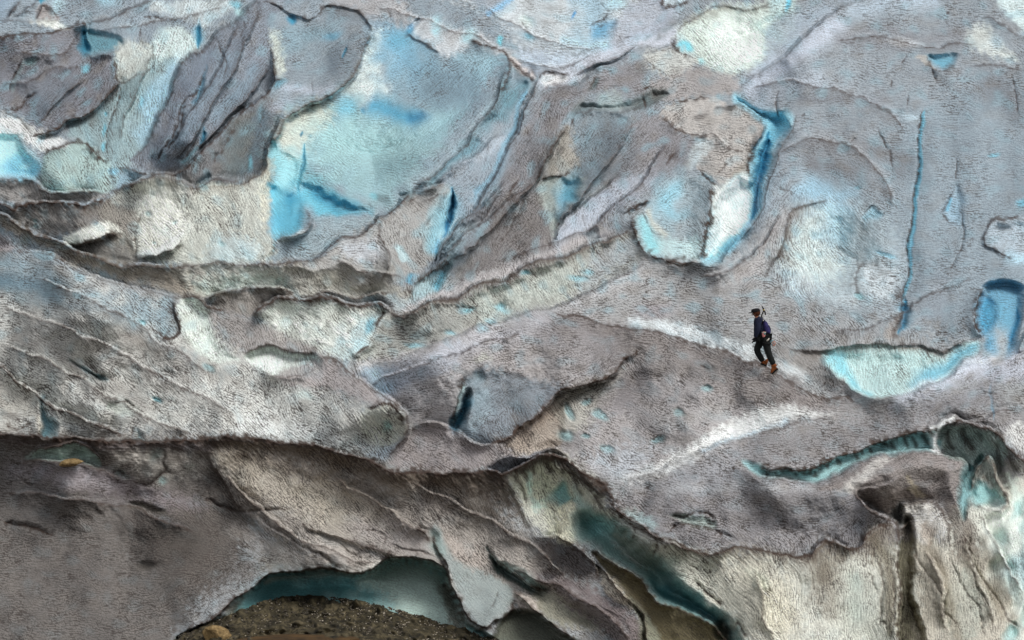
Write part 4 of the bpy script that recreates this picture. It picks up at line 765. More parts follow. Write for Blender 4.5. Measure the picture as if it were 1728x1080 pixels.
brush([(345,744),(420,748),(480,755),(550,768),(605,784),(650,798),(700,806),(760,808),(830,808),(860,812)], 9, (74,64,58), .8, tex=1.3)
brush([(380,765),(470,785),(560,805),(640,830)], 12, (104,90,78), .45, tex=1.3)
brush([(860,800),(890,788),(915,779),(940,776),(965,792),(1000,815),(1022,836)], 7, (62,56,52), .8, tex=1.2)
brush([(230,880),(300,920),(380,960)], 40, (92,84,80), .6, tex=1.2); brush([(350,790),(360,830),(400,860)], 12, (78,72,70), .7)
brush([(0,790),(100,800),(200,820)], 16, (138,130,138), .5)

streak([(1035,860),(1120,915),(1330,940),(1500,890),(1530,860),(1600,880),(1640,1080),(1640,1300),(1240,1300),(1150,1000)], 1.)
streak([(345,740),(600,780),(830,800),(930,765),(1030,840),(960,910),(1000,1080),(850,950),(740,900),(600,960),(450,900),(380,830)], .8)
streak([(860,800),(930,765),(1030,840),(1000,870),(920,900),(880,860)], 1.2, 6)
streak([(0,350),(190,330),(300,305),(450,300),(455,430),(300,450),(180,430),(60,395)], .9)
streak([(0,380),(140,440),(300,480),(600,460),(640,500),(400,500),(200,480),(60,420)], .7); streak([(440,530),(520,505),(640,525),(610,600),(520,585)], .6)
streak([(1386,592),(1500,582),(1640,590),(1600,630),(1500,668),(1430,652)], .8, 6); streak([(1370,340),(1300,440),(1330,520),(1400,520),(1380,450),(1400,400)], .8)
streak([(830,750),(960,665),(1060,620),(1040,700),(960,760),(880,775)], .9); streak([(600,690),(660,680),(690,720),(660,750),(610,740)], 1., 6); streak([(660,530),(1065,388),(1085,430),(920,515),(620,605)], .5)
streak([(1207,320),(1262,300),(1285,350),(1216,440),(1190,440)], .6, 5); streak([(480,200),(560,170),(500,300),(470,260)], .7); streak([(190,98),(300,100),(240,280),(110,235)], .5); streak([(300,100),(440,20),(460,150),(300,290),(230,270)], .5)
streak([(1050,260),(1280,330),(1060,360),(900,440),(780,440),(900,300)], .3,30); streak([(1583,722),(1700,740),(1690,840),(1600,770)], 1.2, 5); streak([(1255,785),(1470,745),(1590,728),(1588,762),(1440,786),(1370,810)], 1., 4)
# darker tracts across the ice
for p, w_, c in (([(1000,560),(1040,600),(1060,650),(1040,690)], 22, (112,106,108)), ([(880,560),(940,550),(1000,580)], 24, (126,121,124)), ([(830,660),(880,680),(860,710)], 20, (104,112,120)), ([(1300,760),(1400,740),(1500,720)], 22, (122,118,120)), ([(1240,820),(1330,850),(1420,870)], 22, (120,116,118)), ([(0,560),(80,590),(180,650),(260,700)], 16, (126,118,114)), ([(200,560),(300,600),(400,640)], 14, (136,130,126)), ([(100,480),(60,520)], 18, (110,132,146)), ([(680,440),(640,460),(560,460)], 16, (142,138,134)), ([(1450,250),(1520,270),(1500,310)], 20, (110,108,112)), ([(1640,140),(1700,160),(1728,230)], 26, (112,112,118)), ([(1350,270),(1400,290)], 18, (104,104,110)), ([(1000,210),(1060,260),(1000,310)], 22, (102,112,122)), ([(1090,240),(1140,270),(1090,300)], 24, (118,114,120)), ([(860,330),(820,400),(790,440)], 18, (106,100,100)), ([(320,130),(290,200),(260,260)], 14, (104,110,124)), ([(80,120),(120,160),(80,200)], 22, (104,106,116)), ([(700,130),(760,160),(800,150)], 24, (106,126,140)), ([(540,100),(590,110)], 22, (104,118,132)), ([(1600,450),(1560,560)], 20, (130,138,150)), ([(1700,640),(1620,670),(1540,690)], 18, (130,128,136))):
    brush(p, w_, c, .55)

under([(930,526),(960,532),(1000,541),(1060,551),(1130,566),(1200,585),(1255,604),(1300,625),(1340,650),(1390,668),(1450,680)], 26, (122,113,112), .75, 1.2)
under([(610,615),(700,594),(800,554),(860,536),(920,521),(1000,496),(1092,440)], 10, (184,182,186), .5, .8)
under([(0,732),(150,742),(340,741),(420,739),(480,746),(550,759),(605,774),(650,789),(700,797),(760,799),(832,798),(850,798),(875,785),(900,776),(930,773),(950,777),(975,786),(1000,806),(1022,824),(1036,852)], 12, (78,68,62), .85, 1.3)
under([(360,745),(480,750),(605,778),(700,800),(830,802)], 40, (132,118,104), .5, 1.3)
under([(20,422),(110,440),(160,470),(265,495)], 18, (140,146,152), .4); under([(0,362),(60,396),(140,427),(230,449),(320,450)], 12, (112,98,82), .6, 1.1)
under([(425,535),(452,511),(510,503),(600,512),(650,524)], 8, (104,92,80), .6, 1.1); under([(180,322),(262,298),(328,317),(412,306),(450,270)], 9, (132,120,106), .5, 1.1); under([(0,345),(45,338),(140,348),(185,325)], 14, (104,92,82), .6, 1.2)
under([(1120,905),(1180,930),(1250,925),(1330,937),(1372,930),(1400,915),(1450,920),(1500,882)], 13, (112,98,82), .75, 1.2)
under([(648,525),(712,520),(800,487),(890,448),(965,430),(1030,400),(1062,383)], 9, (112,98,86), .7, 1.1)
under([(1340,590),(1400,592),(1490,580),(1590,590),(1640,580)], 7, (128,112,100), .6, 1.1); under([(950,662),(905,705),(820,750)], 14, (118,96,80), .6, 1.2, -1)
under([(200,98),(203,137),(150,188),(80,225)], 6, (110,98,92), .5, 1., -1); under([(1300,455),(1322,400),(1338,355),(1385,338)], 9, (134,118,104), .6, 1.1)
under([(862,110),(852,90),(815,76)], 7, (130,112,104), .5, 1., 1); under([(1146,52),(1195,20),(1260,18)], 8, (140,128,114), .5, 1.)
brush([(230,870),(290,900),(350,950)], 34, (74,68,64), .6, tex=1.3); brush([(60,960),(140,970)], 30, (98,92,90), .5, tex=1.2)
for p, w_, c in (([(380,880),(470,930),(560,958)], 12, (164,154,148)), ([(430,800),(520,870),(600,920)], 16, (168,158,148)), ([(520,800),(600,850),(680,900)], 14, (166,154,140)), ([(700,830),(780,870)], 14, (124,112,106)), ([(640,870),(740,920)], 12, (150,140,138)), ([(1392,935),(1390,1000)], 16, (108,96,82)), ([(1420,925),(1425,960)], 10, (110,98,84)), ([(1240,950),(1300,1000),(1330,1080)], 22, (196,188,170)), ([(1440,960),(1450,1060)], 12, (160,170,162)), ([(1590,900),(1610,980),(1640,1070)], 14, (184,178,166)), ([(1480,900),(1500,980),(1505,1080)], 9, (112,102,84)), ([(1655,900),(1680,980),(1720,1060)], 8, (150,142,128))): brush(p, w_, c, .6)

# long folds of the icefall (front side: below when drawn rightwards, left when drawn downwards)
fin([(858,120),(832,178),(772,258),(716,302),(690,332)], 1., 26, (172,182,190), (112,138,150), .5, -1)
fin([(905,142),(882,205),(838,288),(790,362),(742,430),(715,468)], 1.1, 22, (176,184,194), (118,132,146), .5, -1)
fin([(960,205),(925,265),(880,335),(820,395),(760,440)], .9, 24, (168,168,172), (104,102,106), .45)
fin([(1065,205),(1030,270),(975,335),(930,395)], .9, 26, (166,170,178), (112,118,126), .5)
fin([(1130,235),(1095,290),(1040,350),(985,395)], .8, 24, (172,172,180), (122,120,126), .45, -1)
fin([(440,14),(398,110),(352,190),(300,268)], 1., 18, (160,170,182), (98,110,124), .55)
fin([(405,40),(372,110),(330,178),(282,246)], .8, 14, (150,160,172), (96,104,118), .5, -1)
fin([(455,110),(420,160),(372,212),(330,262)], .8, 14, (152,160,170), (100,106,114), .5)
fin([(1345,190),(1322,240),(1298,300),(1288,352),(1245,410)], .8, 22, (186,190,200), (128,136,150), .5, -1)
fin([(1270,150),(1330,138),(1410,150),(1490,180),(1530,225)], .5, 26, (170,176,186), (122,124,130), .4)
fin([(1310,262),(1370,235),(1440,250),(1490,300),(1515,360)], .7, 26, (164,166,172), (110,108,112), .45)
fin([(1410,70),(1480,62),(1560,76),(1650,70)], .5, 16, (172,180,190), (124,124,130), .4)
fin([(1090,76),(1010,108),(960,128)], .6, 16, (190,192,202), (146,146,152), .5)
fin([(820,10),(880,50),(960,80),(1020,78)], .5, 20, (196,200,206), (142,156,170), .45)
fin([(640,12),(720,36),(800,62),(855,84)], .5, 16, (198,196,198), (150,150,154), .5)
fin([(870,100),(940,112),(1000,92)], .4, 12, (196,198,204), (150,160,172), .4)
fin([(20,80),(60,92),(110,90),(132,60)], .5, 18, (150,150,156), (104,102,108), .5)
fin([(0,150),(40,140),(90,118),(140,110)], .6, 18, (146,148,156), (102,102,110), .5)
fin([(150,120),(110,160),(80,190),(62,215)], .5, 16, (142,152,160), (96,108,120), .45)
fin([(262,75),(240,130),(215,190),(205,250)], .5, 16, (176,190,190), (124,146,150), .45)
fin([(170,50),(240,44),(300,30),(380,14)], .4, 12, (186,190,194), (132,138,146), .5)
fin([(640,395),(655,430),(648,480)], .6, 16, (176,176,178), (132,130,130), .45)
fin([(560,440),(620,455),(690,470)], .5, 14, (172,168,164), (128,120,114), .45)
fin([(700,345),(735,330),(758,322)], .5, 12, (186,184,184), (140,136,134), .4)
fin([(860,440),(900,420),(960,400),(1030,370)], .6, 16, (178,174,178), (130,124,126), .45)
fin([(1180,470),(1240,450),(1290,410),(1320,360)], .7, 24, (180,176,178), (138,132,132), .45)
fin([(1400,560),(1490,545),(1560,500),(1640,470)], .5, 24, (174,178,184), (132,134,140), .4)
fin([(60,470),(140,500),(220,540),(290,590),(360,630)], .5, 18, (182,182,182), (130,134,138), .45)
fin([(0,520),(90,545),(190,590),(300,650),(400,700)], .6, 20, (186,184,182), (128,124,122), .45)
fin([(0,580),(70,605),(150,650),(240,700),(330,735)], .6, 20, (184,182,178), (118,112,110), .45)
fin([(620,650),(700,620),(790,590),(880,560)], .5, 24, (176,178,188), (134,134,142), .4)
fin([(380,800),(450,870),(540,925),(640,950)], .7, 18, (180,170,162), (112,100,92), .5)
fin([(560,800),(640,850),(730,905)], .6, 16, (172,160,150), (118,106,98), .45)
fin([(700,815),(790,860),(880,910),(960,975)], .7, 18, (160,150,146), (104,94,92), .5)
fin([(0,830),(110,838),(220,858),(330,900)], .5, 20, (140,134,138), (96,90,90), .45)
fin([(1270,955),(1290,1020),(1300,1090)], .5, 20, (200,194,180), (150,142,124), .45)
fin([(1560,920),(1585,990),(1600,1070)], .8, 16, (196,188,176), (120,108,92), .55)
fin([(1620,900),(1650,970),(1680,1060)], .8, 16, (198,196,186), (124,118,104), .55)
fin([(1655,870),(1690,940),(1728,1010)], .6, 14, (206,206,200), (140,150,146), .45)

brush([(660,622),(760,592),(860,560),(940,540)], 16, (178,176,184), .55); brush([(1010,500),(1080,470),(1110,460)], 14, (170,166,168), .4)  # lighter band along the hill crest: dome shading put into the colour
brush([(1050,600),(1150,620),(1260,660),(1340,685)], 22, (122,115,114), .5, tex=1.2); brush([(900,560),(980,570),(1030,600)], 20, (130,124,126), .45)  # darker lower right of the hill, its shading painted in
brush([(1100,720),(1180,700),(1240,690)], 14, (160,158,158), .4); brush([(1120,830),(1250,822),(1380,824)], 8, (168,168,172), .5)
brush([(1480,700),(1560,690),(1700,668)], 14, (124,120,124), .5); brush([(640,70),(680,66),(700,90)], 20, (78,150,178), .6, tex=.4); brush([(730,120),(790,150),(800,190)], 24, (112,136,152), .6)
brush([(620,290),(690,280),(720,250)], 20, (108,140,150), .5); brush([(455,355),(490,380),(505,345)], 14, (70,156,186), .7, tex=.2); brush([(520,318),(570,338),(610,352)], 9, (52,140,172), .7, tex=.2)
brush([(1340,470),(1400,500),(1460,510)], 14, (176,184,190), .5); brush([(1370,300),(1430,300),(1480,330)], 14, (120,124,132), .4)
brush([(310,500),(315,540),(330,580)], 9, (196,200,192), .6); brush([(190,560),(260,590)], 12, (140,132,126), .5); brush([(1290,40),(1330,70)], 10, (150,176,186), .5)
brush([(20,250),(45,285)], 12, (100,180,205), .7, tex=.3); brush([(232,190),(262,140)], 10, (140,184,206), .6); brush([(970,310),(960,345)], 9, (80,156,182), .7, tex=.3)
brush([(735,470),(742,495)], 8, (82,160,184), .6); brush([(1240,395),(1215,430)], 10, (98,180,206), .7, tex=.3); brush([(1690,500),(1700,570)], 14, (96,160,188), .6)

# ================================================================== the relief and the colour of the ice
del UW, VW
tx = box(TEX, 2) * np.clip(.86 + .2 * fnoise(130, 51) + .16 * fnoise(45, 52), .35, 1.35) * (.95 + .05 * sstep(250, 620, V))
fg = sstep(650, 1000, V)                                     # nearer ice shows its texture larger
lines = np.maximum(np.exp(-(CEL / .10) ** 2) * sstep(-.5, .9, MID + .5 * RN2), np.exp(-(CE2 / .09) ** 2) * sstep(-.6, .8, .6 * RN2 - .6 * MID) * (.35 + .65 * fg))
pits = sstep(1.15, 2.2, GR1 * .6 + GR2 * .75)
DD += tx * (.001 * GR1 + .0016 * GR2 + .003 * GR3 + .005 * pits + .005 * lines) + .022 * MID * (.3 + .7 * tx) + .15 * BIG + .055 * fnoise(90, 31) * (.4 + .6 * tx)
DD += DIRT * .03
DEP = Dp + DD
# thin places in the dirt where blue ice shows, thick places where it turns brown
show = fnoise(52, 41) * .7 + along(fnoise(30, 42), 12) * .5 + .3 * wn[2]
grey = np.clip(1 - np.abs(COL[..., 2] / (COL[..., 0] + .01) - 1.1) * 2.2, 0, 1) * np.clip(TEX * 1.4 - .3, 0, 1)
up_ = 1 - sstep(420, 760, V) * .65
mc = (sstep(.1, 2.2, show) * .5 * grey * up_)[..., None]; COL += (srgb_ice((118, 162, 178)) - COL) * mc
mb = (sstep(.1, 2.2, -show) * .45 * grey)[..., None]; COL += (srgb_ice((124, 114, 106)) - COL) * mb
lum = tx * (.34 * GR1 + .24 * FLK + .13 * GR2 + .08 * GR3 + .16 * RNG.standard_normal(GR1.shape).astype(np.float32)) + .05 * MID + .04 * BIG
lum = np.where(lum > 0, .22 * np.tanh(lum / .22), lum * .95) + .02
lum += SW * .09 * LNG; DD += SW * .004 * LNG; DEP = Dp + DD
L0 = COL @ np.array([.2126, .7152, .0722], np.float32)
COL *= (np.clip(L0 / .30, .05, 3) ** .22)[..., None]
ALB = COL * np.exp(lum)[..., None]
# silt collects in pits and cell walls
silt = np.clip(tx * (.2 * pits + (.55 + .4 * sstep(300, 600, V)) * lines + .95 * sstep(.7, 1.6, STK + .4 * GR3 + .3 * MID + .5 * SW * LNG)), 0, 1)
ALB += (PC['K'] - ALB) * silt[..., None] * .92
bright = sstep(.8, 2., -STK - .4 * GR3) * tx * .6  # highlights of the grain, put into the colour
ALB *= 1 + .18 * bright[..., None]
dk = np.clip(DIRT * (1 + .25 * GR1), 0, 1)
ALB += (np.array(srgb((62, 50, 44))) - ALB) * dk[..., None]
ALB = np.clip(ALB * 1.3, 0.004, .9)

X, Y, Z = place(U, V, DEP)
P3 = np.stack([X, Y, Z], -1).astype(np.float32)
gu = np.zeros_like(P3); gv = np.zeros_like(P3)
gu[:, 1:-1] = P3[:, 2:] - P3[:, :-2]; gu[:, 0] = gu[:, 1]; gu[:, -1] = gu[:, -2]
gv[1:-1] = P3[2:] - P3[:-2]; gv[0] = gv[1]; gv[-1] = gv[-2]
NRM = -np.cross(gu, gv); NRM /= np.linalg.norm(NRM, axis=-1, keepdims=True) + 1e-9

def nodes(name):
    m = bpy.data.materials.new(name); m.use_nodes = True
    t = m.node_tree; b = t.nodes['Principled BSDF']; return m, t, b
def ice_material():
    m, t, b = nodes('glacier ice')
    at = t.nodes.new('ShaderNodeAttribute'); at.attribute_name = 'ice_colour'
    tc = t.nodes.new('ShaderNodeTexCoord')
    n1 = t.nodes.new('ShaderNodeTexNoise'); n1.inputs['Scale'].default_value = 22; n1.inputs['Detail'].default_value = 3; n1.inputs['Roughness'].default_value = .65
    t.links.new(tc.outputs['Object'], n1.inputs['Vector'])
    mr = t.nodes.new('ShaderNodeMapRange'); mr.inputs[1].default_value = .3; mr.inputs[2].default_value = .7; mr.inputs[3].default_value = .84; mr.inputs[4].default_value = 1.14
    t.links.new(n1.outputs[0], mr.inputs[0])
    mx = t.nodes.new('ShaderNodeMix'); mx.data_type = 'RGBA'; mx.blend_type = 'MULTIPLY'; mx.inputs[0].default_value = 1
    t.links.new(at.outputs['Color'], mx.inputs[6]); t.links.new(mr.outputs[0], mx.inputs[7])
    t.links.new(mx.outputs[2], b.inputs['Base Color'])
    r = t.nodes.new('ShaderNodeMapRange'); r.inputs[3].default_value = .5; r.inputs[4].default_value = .95
    t.links.new(at.outputs['Alpha'], r.inputs[0]); t.links.new(r.outputs[0], b.inputs['Roughness'])
    b.inputs['Specular IOR Level'].default_value = .12
    return m
ICE = ice_material()

def inside(pts):
    p = np.array(pts, float); ins = np.zeros(U.shape, bool)
    for a, b in zip(p, np.roll(p, -1, 0)):
        if a[1] == b[1]: continue
        ins ^= ((a[1] > V) != (b[1] > V)) & (U < (b[0] - a[0]) * (V - a[1]) / (b[1] - a[1]) + a[0])
    return ins
REG = np.zeros((NY, NX), np.int8)                            # which stretch of the glacier a cell belongs to
REG[inside([(-500,420),(0,422),(110,438),(215,480),(298,501),(335,503),(430,533),(475,500),(645,520),(648,523),(800,487),(930,436),(1062,383),(1098,436),(1180,444),(1240,412),(1330,480),(1400,600),(1650,600),(2300,560),(2300,1500),(-500,1500)])] = 1
REG[inside([(-500,728),(60,733),(250,745),(360,735),(480,745),(605,773),(700,796),(832,797),(890,778),(945,763),(1000,803),(1036,850),(1110,905),(1240,790),(1420,790),(1560,726),(1640,712),(1728,770),(2300,800),(2300,1500),(-500,1500)])] = 2
REG[inside([(1036,852),(1110,905),(1195,925),(1330,935),(1450,920),(1502,882),(1520,850),(1622,850),(1640,800),(1728,770),(2300,800),(2300,1500),(1262,1500),(1090,1100),(1062,1012),(960,915),(1000,880)])] = 3
REG[inside([(296,1092),(372,1040),(447,975),(490,964),(600,968),(645,946),(705,945),(756,962),(784,1040),(860,1110),(860,1500),(296,1500)])] = 4

def piece(name, k):
    cell = REG[:-1, :-1] == k
    J, I = np.nonzero(cell)
    base = J * NX + I
    q = np.stack([base, base + NX, base + NX + 1, base + 1], 1)
    used, inv = np.unique(q.ravel(), return_inverse=True)
    me = bpy.data.meshes.new(name)
    me.vertices.add(len(used)); me.vertices.foreach_set('co', P3.reshape(-1, 3)[used].ravel())
    n = len(q); me.loops.add(n * 4); me.polygons.add(n)
    me.loops.foreach_set('vertex_index', inv.astype(np.int32).ravel())
    me.polygons.foreach_set('loop_start', np.arange(0, n * 4, 4, dtype=np.int32))
    me.update(calc_edges=True)
    me.polygons.foreach_set('use_smooth', np.ones(n, bool))
    ca = me.color_attributes.new('ice_colour', 'FLOAT_COLOR', 'POINT')
    c4 = np.concatenate([ALB.reshape(-1, 3), (tx.reshape(-1, 1))], 1)[used].astype(np.float32)
    ca.data.foreach_set('color', c4.ravel())
    me.normals_split_custom_set_from_vertices(NRM.reshape(-1, 3)[used])
    me.materials.append(ICE)
    o = bpy.data.objects.new(name, me); col.objects.link(o); o['kind'] = 'structure'
    return o
for k, nm in enumerate(('icefall', 'ice_slope', 'ice_ridge', 'ice_cliff', 'ice_cave')): piece(nm, k)

def depth_at(u, v):
    i = int(np.clip(np.searchsorted(U1, u), 1, NX - 1)); j = int(np.clip(np.searchsorted(V1, v), 1, NY - 1))
    return float(DEP[j, i])
def world_at(u, v, dd=0): 
    return Vector(place(u, v, depth_at(u, v) + dd))

# ================================================================== land beyond the ice
import bmesh
def link(name, me, parent=None, mat=None, kind=None):
    o = bpy.data.objects.new(name, me); col.objects.link(o)
    if mat and me and not me.materials: me.materials.append(mat)
    if parent: o.parent = parent; o.matrix_parent_inverse = parent.matrix_world.inverted()
    if kind: o['kind'] = kind
    return o
def grid_mesh(name, PX, sm=True):
    ny, nx = PX.shape[:2]; me = bpy.data.meshes.new(name)
    b = (np.arange(ny - 1)[:, None] * nx + np.arange(nx - 1)[None]).ravel()
    me.from_pydata(PX.reshape(-1, 3).tolist(), [], np.stack([b, b + nx, b + nx + 1, b + 1], 1).tolist())
    me.polygons.foreach_set('use_smooth', np.full(len(me.polygons), sm)); me.update(); return me
def mottled(name, a, b, c=None, scale=6., rough=.85, bump=.4, spots=.5):
    """stone / soil / cloth: two or three colours in cloudy patches with fine grain and relief"""
    m, t, p = nodes(name)
    tc = t.nodes.new('ShaderNodeTexCoord')
    n = t.nodes.new('ShaderNodeTexNoise'); n.inputs['Scale'].default_value = scale; n.inputs['Detail'].default_value = 8; n.inputs['Roughness'].default_value = .7
    t.links.new(tc.outputs['Object'], n.inputs['Vector'])
    r = t.nodes.new('ShaderNodeValToRGB'); e = r.color_ramp.elements
    e[0].position = .36; e[0].color = (*srgb(a), 1); e[1].position = .66; e[1].color = (*srgb(b), 1)
    if c is not None: q = e.new(.5); q.color = (*srgb(c), 1)
    t.links.new(n.outputs[0], r.inputs[0]); t.links.new(r.outputs[0], p.inputs['Base Color'])
    p.inputs['Roughness'].default_value = rough; p.inputs['Specular IOR Level'].default_value = .25
    if bump:
        bn = t.nodes.new('ShaderNodeBump'); bn.inputs['Strength'].default_value = bump; bn.inputs['Distance'].default_value = .02
        n2 = t.nodes.new('ShaderNodeTexNoise'); n2.inputs['Scale'].default_value = scale * 5; n2.inputs['Detail'].default_value = 5
        t.links.new(tc.outputs['Object'], n2.inputs['Vector']); t.links.new(n2.outputs[0], bn.inputs['Height']); t.links.new(bn.outputs[0], p.inputs['Normal'])
    return m
zmin = float(Z.min())
xs = np.linspace(-900, 900, 61); ys = np.linspace(-500, 1500, 61); gx, gy = np.meshgrid(xs, ys)
gz = np.full_like(gx, zmin - 1.2) + .5 * np.sin(gx * .05) * np.cos(gy * .04)
link('valley_floor', grid_mesh('valley_floor', np.stack([gx, gy, gz], -1)), None, mottled('valley gravel', (92, 86, 78), (130, 124, 116), scale=.6), 'structure')
ytop = float(Y[0].min()); ztop = float(Z[0].mean())
ys = np.linspace(ytop - 6, 1100, 70); gx, gy = np.meshgrid(np.linspace(-700, 700, 90), ys)
t_ = (gy - ytop) / 900.
gz = ztop - 4.5 + 100 * np.clip(t_, 0, 1) ** 1.3 + (2 + 30 * np.clip(t_, 0, 1)) * (.5 * np.sin(gx * .03 + 2 * np.cos(gy * .01)) * np.cos(gy * .02)) * np.clip(t_ * 3, 0, 1)
link('snowfield', grid_mesh('snowfield', np.stack([gx, gy, gz], -1)), None, mottled('old snow', (150, 158, 168), (196, 200, 204), scale=.15, rough=.7), 'structure')

# ================================================================== rubble mound in the cave
LIP = float(np.median([depth_at(u, 1000) for u in (300, 320, 340)]))
CR = np.array([(240,1110),(300,1074),(340,1055),(380,1040),(410,1028),(440,1016),(470,1008),(500,1005),(540,1006),(575,1009),(600,1013),(640,1021),(680,1031),(720,1043),(760,1056),(800,1067),(840,1079),(900,1100),(960,1125)], float)
LIPD = min(depth_at(560, 952), depth_at(640, 950)) 
MU = np.arange(200, 1001, 10.)
MDP = np.array([min(depth_at(a, np.interp(a, CR[:, 0], CR[:, 1]) + q) + q * .05 for q in (0, 20, 45, 80)) - .12 for a in MU])
MDP = np.minimum.reduce([np.roll(MDP, k) for k in (-2, -1, 0, 1, 2)]); MDP = np.convolve(np.pad(MDP, 4, 'edge'), np.ones(9) / 9, 'valid')
def mound(u, t):
    """t: 0 at the skyline, 1 well below the frame, negative down the far side"""
    vc = np.interp(u, CR[:, 0], CR[:, 1])
    tt = np.maximum(t, 0); b = np.maximum(-t, 0)
    return vc + tt * 190 + b * b * 60 + b * 14, np.interp(u, MU, MDP) - tt * 9.5 + b * 1.6
uu = np.arange(240, 960.1, 2.2); tt = np.concatenate([np.linspace(-1, 0, 12)[:-1], np.linspace(0, .45, 60), np.linspace(.45, 1, 30)[1:]])
gu_, gt_ = np.meshgrid(uu, tt); gv_, gd_ = mound(gu_, gt_)
def hsh(a, b, k):
    return np.sin(a * 12.9898 * k + b * 78.233) * .5 + np.sin(a * 3.7 * k - b * 9.1 * k) * .5
rr = np.random.default_rng(5)
nz = rr.standard_normal(gu_.shape)
for _ in range(2): nz = (nz + np.roll(nz, 1, 0) + np.roll(nz, -1, 0) + np.roll(nz, 1, 1) + np.roll(nz, -1, 1)) / 3
ledge = .07 * np.tanh(4 * (np.sin(gv_ * .16 + gu_ * .012 + 1.2 * np.sin(gu_ * .02)))) * (gt_ > .1)
n2_ = rr.standard_normal(gu_.shape)
for _ in range(9): n2_ = (n2_ + np.roll(n2_, 1, 0) + np.roll(n2_, -1, 0) + np.roll(n2_, 1, 1) + np.roll(n2_, -1, 1)) / 5
n2_ /= n2_.std()
gd_ = gd_ + .035 * nz + .10 * n2_ + ledge * np.clip((gt_ - .1) * 5, 0, 1)
gv_ = gv_ + .9 * nz + 1.6 * n2_ * np.clip(1 - np.abs(gt_) * 8, 0, 1)
mx_, my_, mz_ = place(gu_, gv_, gd_)
SOIL = mottled('silty rubble', (30, 28, 22), (104, 94, 72), (64, 58, 42), scale=3.2, bump=.8)
link('rubble_mound', grid_mesh('rubble_mound', np.stack([mx_, my_, mz_], -1)), None, SOIL, 'structure')
def rock_mesh(name, seed, mat, sub=1, sq=(1, .8, .6)):
    bm = bmesh.new(); bmesh.ops.create_icosphere(bm, subdivisions=sub, radius=1); r = random.Random(seed)
    pl = [Vector((r.uniform(-1, 1), r.uniform(-1, 1), r.uniform(-1, 1))).normalized() for _ in range(7)]
    for v in bm.verts:
        c = v.co.copy()
        for n in pl:
            d = c.dot(n)
            if d > .62: c -= n * (d - .62)
        c *= r.uniform(.94, 1.06); v.co = Vector((c.x * sq[0], c.y * sq[1], c.z * sq[2]))
    me = bpy.data.meshes.new(name); bm.to_mesh(me); bm.free(); me.materials.append(mat); return me
STONE = mottled('pale stone', (120, 112, 98), (196, 186, 168), scale=9)
DARKS = mottled('dark stone', (50, 46, 40), (98, 90, 78), scale=9)
TAN = mottled('tan rock', (92, 76, 50), (160, 138, 100), (128, 106, 70), scale=4)
protos = [rock_mesh('stone', s, STONE if s % 3 else DARKS, 2 if s < 2 else 1) for s in range(6)]
def on_mound(u, t, lift=0):
    v, d = mound(np.array(u, float), np.array(t, float)); p = place(float(v) * 0 + u, float(v) - lift, float(d)); return Vector(p)
PXM = 2 * TH * LIPD / W0
# gravel, joined
gv, gf = [], []
bmr = [(np.array([v.co[:] for v in p.vertices]), [tuple(f.vertices) for f in p.polygons]) for p in protos[2:]]
for mat_i, (nm, M_, cnt, sz) in enumerate((('gravel', STONE, 1500, (.7, 2.1)), ('dark_gravel', DARKS, 2200, (.8, 3.2)))):
    gv, gf = [], []; off = 0
    for i in range(cnt):
        u = rr.uniform(300, 880); t = rr.uniform(0, .36) ** 1.2
        if mat_i == 0 and not (rr.random() < .25 + .75 * math.exp(-((u - 690) / 130) ** 2)): continue
        vs, fs = bmr[i % len(bmr)]; s = rr.uniform(*sz) * PXM; c = on_mound(u, t, .3)
        a = rr.uniform(0, 6.28); ca, sa = math.cos(a), math.sin(a)
        w = vs @ np.array([[ca, sa, 0], [-sa, ca, 0], [0, 0, 1]]) * s + np.array(c)
        gv.append(w); gf += [tuple(k + off for k in f) for f in fs]; off += len(w)
    me = bpy.data.meshes.new(nm); me.from_pydata(np.concatenate(gv).tolist(), [], gf); link(nm, me, None, M_, 'stuff')
def tag(o, label, cat, group=None):
    o['label'] = label; o['category'] = cat
    if group: o['group'] = group
SP_ = [(602,.03,3.6),(497,.10,2.4),(556,.16,3.),(660,.10,4.2),(648,.07,3.),(672,.05,3.2),(690,.09,2.6),(706,.03,2.4),(625,.02,2.2),(540,.22,2.),(614,.24,3.2),(725,.06,2.4),(741,.02,2.6),(757,.05,2.2),(430,.07,3.),(408,.10,3.6),(700,.14,2.2),(780,.03,2.4),(805,.02,2.2),(640,.14,2.),(585,.05,2.),(455,.02,2.4),(470,.12,2.2),(520,.02,2.6)]
for i, (u, t, s) in enumerate(SP_):
    o = link('stone', protos[(1, 2, 4, 5)[i % 4]]); o.location = on_mound(u, t, s * .35); o.scale = [s * PXM * k for k in (1, .8, .9)]
    o.rotation_euler = (rr.uniform(-.3, .3), rr.uniform(-.3, .3), rr.uniform(0, 6))
    if i == 0: tag(o, 'pale stone standing out on the crest of the brown rubble mound', 'stone')
    elif i == 3: tag(o, 'largest pale stone in the patch of gravel on the right flank of the rubble mound', 'stone')
    elif i == 15: tag(o, 'pale stone at the left foot of the rubble mound above the tan boulder', 'stone')
    else: tag(o, 'small pale angular stone lying on the brown rubble mound in the cave', 'stone', 'loose stones on the rubble mound')
o = link('boulder', rock_mesh('boulder', 31, TAN, 3, (1, .9, .9))); o.location = on_mound(366, .16); o.scale = [v * PXM for v in (26, 26, 21)]; o.rotation_euler = (.1, .3, .4)
tag(o, 'rounded tan boulder in the shade under the left edge of the ice cave', 'boulder')
o = link('boulder', rock_mesh('boulder', 33, mottled('brown slab', (46, 36, 24), (92, 70, 42), scale=3), 3, (1, .8, .36))); o.location = on_mound(510, .42); o.scale = [v * PXM for v in (120, 50, 34)]; o.rotation_euler = (.1, .03, .1)
tag(o, 'broad flat brown slab of rock low on the rubble mound at the bottom edge', 'boulder')
